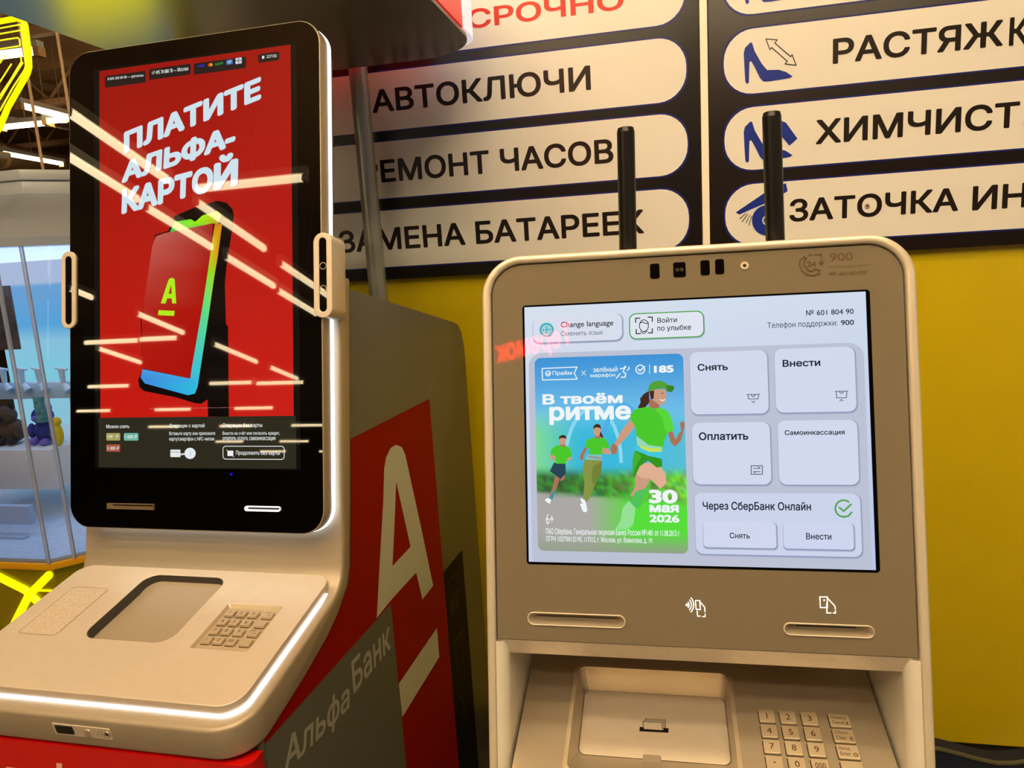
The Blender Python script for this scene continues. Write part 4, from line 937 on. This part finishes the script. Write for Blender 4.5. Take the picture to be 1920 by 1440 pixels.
zl_ = m(3, 445)[1]; e3, z3 = fit_inset(70, 360)
rings = [(.01, hz), (.015, zl_), (e3, z3)]
rv = [(x, y, z) for e, z in rings for x, y in octo(e)]
MB().add(rv, [(k*8+i, k*8+(i+1) % 8, k*8+8+(i+1) % 8, k*8+8+i) for k in range(2) for i in range(8)]+[tuple(range(8))[::-1], tuple(range(16, 24))]).build('hood', mat('hood_cool_tint', (150, 162, 184), .4), CM)  # cool ambient light on the hood is put into its blue-grey colour
e4, z4 = fit_inset(72, 333); e5, z5 = fit_inset(84, 311)
MB().prism(octo(e3-.03), 'z', z3-.005, z4).build('hood_tier', WM, CM, bevel=.006)
MB().prism(octo(e4-.01), 'z', z4, z5).build('hood_tier', WM, CM, bevel=.006)
hz2 = z5-.05
GLS = mat('clear_glass', (235, 245, 250), .0, trans=1., spec=.5)
gm = D.materials.new('thin_pane'); gm.use_nodes = True; nt = gm.node_tree; nt.nodes.remove(nt.nodes['Principled BSDF'])
tr = nt.nodes.new('ShaderNodeBsdfTransparent'); gs = nt.nodes.new('ShaderNodeBsdfGlossy'); gs.inputs['Roughness'].default_value = .02; fr_ = nt.nodes.new('ShaderNodeFresnel'); mx = nt.nodes.new('ShaderNodeMixShader')
tr.inputs[0].default_value = (.93, .96, .97, 1)
nt.links.new(fr_.outputs[0], mx.inputs[0]); nt.links.new(tr.outputs[0], mx.inputs[1]); nt.links.new(gs.outputs[0], mx.inputs[2]); nt.links.new(mx.outputs[0], nt.nodes['Material Output'].inputs[0])
oc = octo(0.-.004)
for i in (0, 1, 7):
    a_, b_ = oc[i], oc[(i+1) % 8]
    mk('glass_pane', [(a_[0], a_[1], zg), (b_[0], b_[1], zg), (b_[0], b_[1], hz), (a_[0], a_[1], hz)], [(0, 1, 2, 3)], gm, CM)
JT = mat('acrylic_joint', (205, 218, 240), .1, spec=.7, trans=.6)
dv = [(cx0, MY), (cx0+.062, MY+.062)]
for (x, y) in dv: MB().box((x-.007, y-.004, zg), (x+.007, y+.004, hz)).build('glass_joint', JT, CM)
# interior
inn = octo(-.06)
MB().prism(octo(-.02), 'z', zg-.0015, zg+.012).build('prize_bed', mat('white_fluff', (215, 222, 240), .9, noise=.08, nscale=40, bump=1., bscale=60), CM, label='white fluffy prize bed')
bP = Plane((0, MY+1.0, 0), (1, 0, 0), (0, 0, 1)); xa_, xb_ = cx0-1.1, cx0+.28
gv = []; gc = []
for (yy, c) in ((440, (188, 204, 238)), (530, (186, 204, 238)), (537, (118, 176, 232)), (610, (96, 178, 236)), (640, (150, 212, 240)), (700, (140, 220, 242)), (745, (150, 214, 236)), (1100, (170, 195, 225))):
    z = bP.px(60, yy)[1]; gv += [(xa_, MY+1.0, z), (xb_, MY+1.0, z)]; gc += [lin(c)]*2
bp_ = mk('lit_back_panel', gv, [(2*i, 2*i+2, 2*i+3, 2*i+1) for i in range(7)], mat('lit_back_print', (0, 0, 0), .4, es=.85, vcol=True, spec=.2), CM, cols=gc, label='backlit pale blue picture panel')
MB().box((xa_, MY+1.002, zg+.012), (xb_, MY+1.02, hz-.003)).build('back_board', WM, CM)
MB().prism(octo(-.05), 'z', hz-.02, hz-.003).build('light_ceiling', mat('lit_ceiling', (240, 245, 255), .5, emit=(190, 212, 255), es=1.3), CM, label='glowing white ceiling inside the glass')
iP = Plane((0, MY+.45, 0), (1, 0, 0), (0, 0, 1)); ip = lambda x, y, pl=iP: pl.px(x, y)
def ibox(name, x0, y0, x1, y1, d0, d1, m_, par=None, pl=iP, **k):
    a_ = pl.px(x0, y0); b_ = pl.px(x1, y1)
    return MB().box((min(a_[0], b_[0]), pl.p0.y+d0, min(a_[1], b_[1])), (max(a_[0], b_[0]), pl.p0.y+d1, max(a_[1], b_[1]))).build(name, m_, par, **k)
zshelf = ip(20, 842)[1]
ibox('prize_shelf', -80, 842, 113, 916, -.02, .5, mat('shelf_white', (232, 228, 225), .5), CM, bevel=.006)
ibox('prize_rail', -80, 920, 125, 955, -.2, -.17, mat('rail_blue', (185, 200, 225), .4), CM, bevel=.003)
ibox('prize_rail', -80, 965, 135, 1000, -.25, -.22, mat('rail_blue', (185, 200, 225), .4), CM, bevel=.003)
ibox('rear_picture', -60, 540, 38, 655, .0, .01, mat('picture_brown', (90, 65, 55), .5, noise=.5, nscale=14), CM, bevel=.004, pl=Plane((0, MY+.9, 0), (1, 0, 0), (0, 0, 1)))
ibox('clear_sheet', 95, 740, 128, 812, .1, .104, mat('frosted_sheet', (190, 205, 225), .3), CM)
ibox('hook_bar', -60, 722, 128, 748, .02, .05, mat('frosted_bar', (175, 205, 232), .15, spec=.7), CM, bevel=.003)
CLR = mat('clear_plastic', (190, 215, 238), .08, spec=.8)
for cxp in (-20, 8, 42, 74, 118):
    hk = MB(); q_ = ip(cxp, 712); X_, Z_ = q_; yy = MY+.45
    hk.tube((X_, yy, Z_+.05), (X_, yy, Z_-.02), .014, .01, n=10); hk.tube((X_-.03, yy, Z_+.055), (X_+.03, yy, Z_+.045), .006, n=8); hk.tube((X_, yy, Z_-.02), (X_+.02, yy, Z_-.05), .012, .02, n=10)
    hk.build('prize_hook', CLR, CM, smooth=True)
def plush(name, px_, py_, r, m1, m2, label, tilt=0., ears=True):
    X_, Z_ = ip(px_, py_); t = empty(name, (X_, MY+.56, zshelf+.001+.1*r)); tag(t, label, 'plush toy', 'plush toys in the prize machine'); t.rotation_euler = (0, tilt, 0)
    MB().ball((0, 0, r*.9), (r, r*.8, r*.9), 18, 12).build('body', m1, t, smooth=True)
    h = MB().ball((0, -r*.3, r*2.1), (r*.8, r*.7, r*.7), 18, 12).build('head', m1, t, smooth=True)
    MB().ball((0, -r*.95, r*2.0), (r*.35, r*.25, r*.25), 12, 8).build('muzzle', m2, h, smooth=True)
    for s_ in (-1, 1):
        MB().ball((s_*r*.55, -r*.2, r*2.75), (r*.25, r*.12, r*.35), 10, 8).build('ear', m2, t, smooth=True)
        MB().ball((s_*r*.9, -r*.5, r*.9), (r*.3, r*.3, r*.6), 10, 8).build('arm', m1, t, smooth=True)
        MB().ball((s_*r*.5, -r*.8, r*.2), (r*.35, r*.5, r*.28), 10, 8).build('foot', m2, t, smooth=True)
pb_ = mat('plush_blue', (52, 64, 150), .95, noise=.2, bump=.6, bscale=200); pv = mat('plush_violet', (120, 105, 200), .95); pbr = mat('plush_brown', (92, 72, 58), .95, noise=.2, bump=.6, bscale=200); pdk = mat('plush_dark', (48, 40, 44), .95)
plush('plush_toy', 48, 800, .062, pb_, pv, 'dark blue plush toy on the white shelf behind glass', .08)
plush('plush_toy', -12, 812, .064, pbr, pdk, 'brown and dark plush toy at the left frame edge', -.1)
plush('plush_toy', -85, 800, .064, pv, pb_, 'violet plush toy hidden at the left inside the machine', 0)
bk = ibox('card_box', 64, 745, 86, 792, -.01, .015, mat('teal_card', (90, 150, 150), .5, noise=.4, nscale=60), None, bevel=.002)
tag(bk, 'small teal picture box standing between the blue toy and the glass joint', 'box')
yt = MB(); X_, Z_ = ip(90, 812); Z_ = zshelf+.056; yt.ball((X_, MY+.5, Z_), (.026, .026, .055), 14, 10); yt.ball((X_+.005, MY+.5, Z_+.06), (.022, .022, .022), 12, 8); yt_o = yt.build('yellow_figure', mat('plush_yellow', (235, 200, 20), .8), smooth=True)
tag(yt_o, 'small yellow toy figure beside the blue plush toy', 'toy')
# hidden yellow panel, added for the canopy reflection, and the neon topper
nP = Plane((0, MY-.02, 0), (1, 0, 0), (0, 0, 1))
NS = empty('neon_sign', (0, 0, 0)); ntop = nP.px(40, 130); ROOTS.append((NS, Vector((ntop[0]-.3, MY, hz2+.055))))
tag(NS, 'yellow neon line sign on top of the prize machine', 'neon sign')
def npts(ps, sc=4.24, pl=nP): return [pl.at(*pl.px(x/sc, y/sc), 0) for x, y in ps]
acr = [nP.px(x, y) for x, y in ((-150, 60), (38, 34), (52, 45), (58, 130), (-3, 245), (-150, 420))]
neo = mat('neon_core', (255, 255, 0), .4, emit=(228, 236, 0), es=1.25)
thin = mat('neon_line', (255, 255, 60), .4, emit=(226, 226, 30), es=.8)
MB().path(npts([(-300, 230), (0, 170), (140, 145), (185, 165), (200, 200), (225, 400), (232, 530), (215, 590), (140, 720), (60, 860), (0, 1010), (-120, 1200), (-500, 1250)]), .0095, n=8).build('outer_tube', neo, NS, smooth=True)
for ps in ([(-200, 250), (0, 225), (165, 195), (185, 360), (205, 520), (195, 555), (100, 700), (0, 880)], [(-200, 290), (0, 270), (168, 240)], [(-200, 340), (0, 322), (140, 300), (155, 315), (160, 365), (0, 390), (-200, 420)], [(180, 500), (60, 690), (0, 790)], [(165, 440), (170, 490), (80, 640), (0, 760)], [(90, 510), (0, 650)], [(40, 440), (0, 500)]):
    MB().path(npts(ps), .0024, n=6).build('inner_line', thin, NS, smooth=True)
c1 = nP.at(*nP.px(-60, 285), 0)
MB().tube((c1.x, MY-.02, c1.z), (c1.x, MY+.15, hz2+.052), .012, n=10).build('support_stem', BRUSH, NS)
WG = empty('added_glow_panel', (-1.78, 2.2, 0)); tag(WG, 'unseen yellow lit panel added behind the tall screen for the canopy reflection', 'added light panel')  # unseen glowing panel, added only to give the canopy its yellow reflection
MB().box((-.13, 0, .06), (.22, .011, 1.80)).build('glow_face', mat('yellow_glow', (255, 240, 0), .4, emit=(228, 222, 0), es=5), WG, bevel=.005)
MB().box((-.15, .012, .05), (.24, .062, 1.82)).build('panel_frame', BLACK, WG, bevel=.004)
MB().box((-.17, -.05, 0), (.26, .11, .05)).build('foot', BLACK, WG, bevel=.004)
# thin hanging rods
for i, (xa, ya, xb, yb) in enumerate(((107, 62, 131, 235), (55, 160, 76, 312))):
    rP = Plane((0, 3.6, 0), (1, 0, 0), (0, 0, 1)); A_ = rP.px(xa, ya); B_ = rP.px(xb, yb)
    o = MB().tube((A_[0], 3.6, B_[1]-.4), (A_[0], 3.6, 5.2), .008, n=8).build('hanging_rod', mat('rod_white', (220, 190, 150), .4), smooth=True)
    tag(o, ['thin pale rod hanging beside the tall screen', 'thin pale rod hanging below the neon sign'][i], 'rod')

# ================================================================== BAG UNDER THE YELLOW PANEL
gP = Plane((0, 1.93, 0), (1, 0, 0), (0, 0, 1))
rim = [gP.px(x, y) for x, y in ((1735, 1401), (1765, 1405), (1800, 1414), (1835, 1424), (1870, 1431), (1900, 1431), (1940, 1425), (1990, 1408))]
bg = empty('blue_bag', (0, 0, 0)); ROOTS.append((bg, Vector(((rim[0][0]+rim[-1][0])/2, 1.95, 0)))); tag(bg, 'dark blue open bag with olive rim under the yellow panel', 'bag')
nb = len(rim); bv = []; bf = []
for k, (yy, zf) in enumerate(((1.93, 1), (1.915, .6), (1.91, .3), (1.925, 0))):
    bv += [(x, yy+.004*sin(i*2.3+k), z*zf) for i, (x, z) in enumerate(rim)]
for k in range(3):
    bf += [(k*nb+i, k*nb+i+1, (k+1)*nb+i+1, (k+1)*nb+i) for i in range(nb-1)]
k0_ = len(bv); bv += [(x, 1.985, z-.004) for x, z in rim] + [(x, 1.985, 0) for x, z in rim]
bf += [(i, i+1, k0_+i+1, k0_+i) for i in range(nb-1)] + [(k0_+i, k0_+i+1, k0_+nb+i+1, k0_+nb+i) for i in range(nb-1)]
MB().add(bv, bf).build('bag_body', mat('navy_fabric', (14, 24, 50), .7, noise=.2, nscale=30), bg, smooth=True)
MB().path([(x, 1.93, z) for x, z in rim], .006, n=8).build('rim_piping', mat('olive_piping', (84, 84, 62), .6), bg, smooth=True)
def crumple(name, x0, x1, y0, y1, z1, m_, par, seed, n=14):
    r_ = random.Random(seed); vs = []; fs = []
    for j in range(n+1):
        for i in range(n+1):
            t, q = i/n, j/n; edge = min(t, 1-t, q*1.5, (1-q)*3)*6; h = min(1, max(0, edge))
            vs.append((x0+(x1-x0)*t, y0+(y1-y0)*q, max(.0, z1*h**.5*(.82+.18*r_.random()))))
    for j in range(n):
        for i in range(n): k = j*(n+1)+i; fs.append((k, k+1, k+n+2, k+n+1))
    return mk(name, vs, fs, m_, par, smooth=True)
qx = lambda x, y: wallP.px(x, y)[0]
bb = empty('plastic_bag', ((qx(1842, 1420)+qx(1960, 1420))/2, 2.05, 0)); tag(bb, 'crumpled pale plastic bag behind the blue bag', 'plastic bag')
hw = (qx(1960, 1420)-qx(1842, 1420))/2
crumple('bag_film', -hw, hw, -.055, .055, zb+.004, mat('silver_film', (190, 192, 178), .25, noise=.15, nscale=25, bump=.6, bscale=60), bb, 5)
bc = empty('black_case', ((qx(1745, 1400)+qx(1822, 1400))/2, 2.05, 0)); tag(bc, 'low dark case beside the pale plastic bag under the yellow panel', 'case')
hc = (qx(1822, 1400)-qx(1745, 1400))/2
MB().box((-hc, -.05, 0), (hc, .05, zb*.93)).build('case_body', mat('case_black', (34, 32, 22), .5), bc, bevel=.012, seg=3)
MB().box((-hc*.2, -.052, zb*.35), (hc*.6, -.0501, zb*.75)).build('case_label', mat('case_olive', (62, 58, 40), .5), bc)

# ================================================================== SIGN ACROSS THE HALL, mirrored in the right machine
ts = empty('cafe_sign', (-1.32, -6.0, 3.44)); ts.rotation_euler = (0, 0, 0)
tag(ts, 'red glowing cafe sign across the hall, mirrored in the menu screen', 'sign')
vs, fs, asp = text2d('Теремок', .02, .25, 4)
RS = mat('red_neon', (255, 20, 20), .5, emit=(255, 40, 40), es=4.5)
mk('sign_lettering', [(.42-.84*x, .0, .02+.33*y+.2*(1-x)) for x, y in vs] + [(.42-.84*x, -.03, .02+.33*y+.2*(1-x)) for x, y in vs], [f[::-1] for f in fs] + [tuple(i+len(vs) for i in f) for f in fs], RS, ts)
MB().box((-.55, -.09, -.05), (.55, -.04, .56)).build('sign_board', mat('sign_back', (30, 26, 22), .6), ts)
for s_ in (-1, 1): MB().tube((s_*.45, -.065, .56), (s_*.45, -.065, 1.76), .01, n=8).build('sign_hanger', STEEL, ts)

# ------------------------------------------------------------------ put every root at its thing's own base
for r, off in ROOTS:
    Rz = Matrix.Rotation(r.rotation_euler.z, 3, 'Z')
    r.location = r.location + Rz @ off
    for ch in r.children: ch.location = ch.location - off
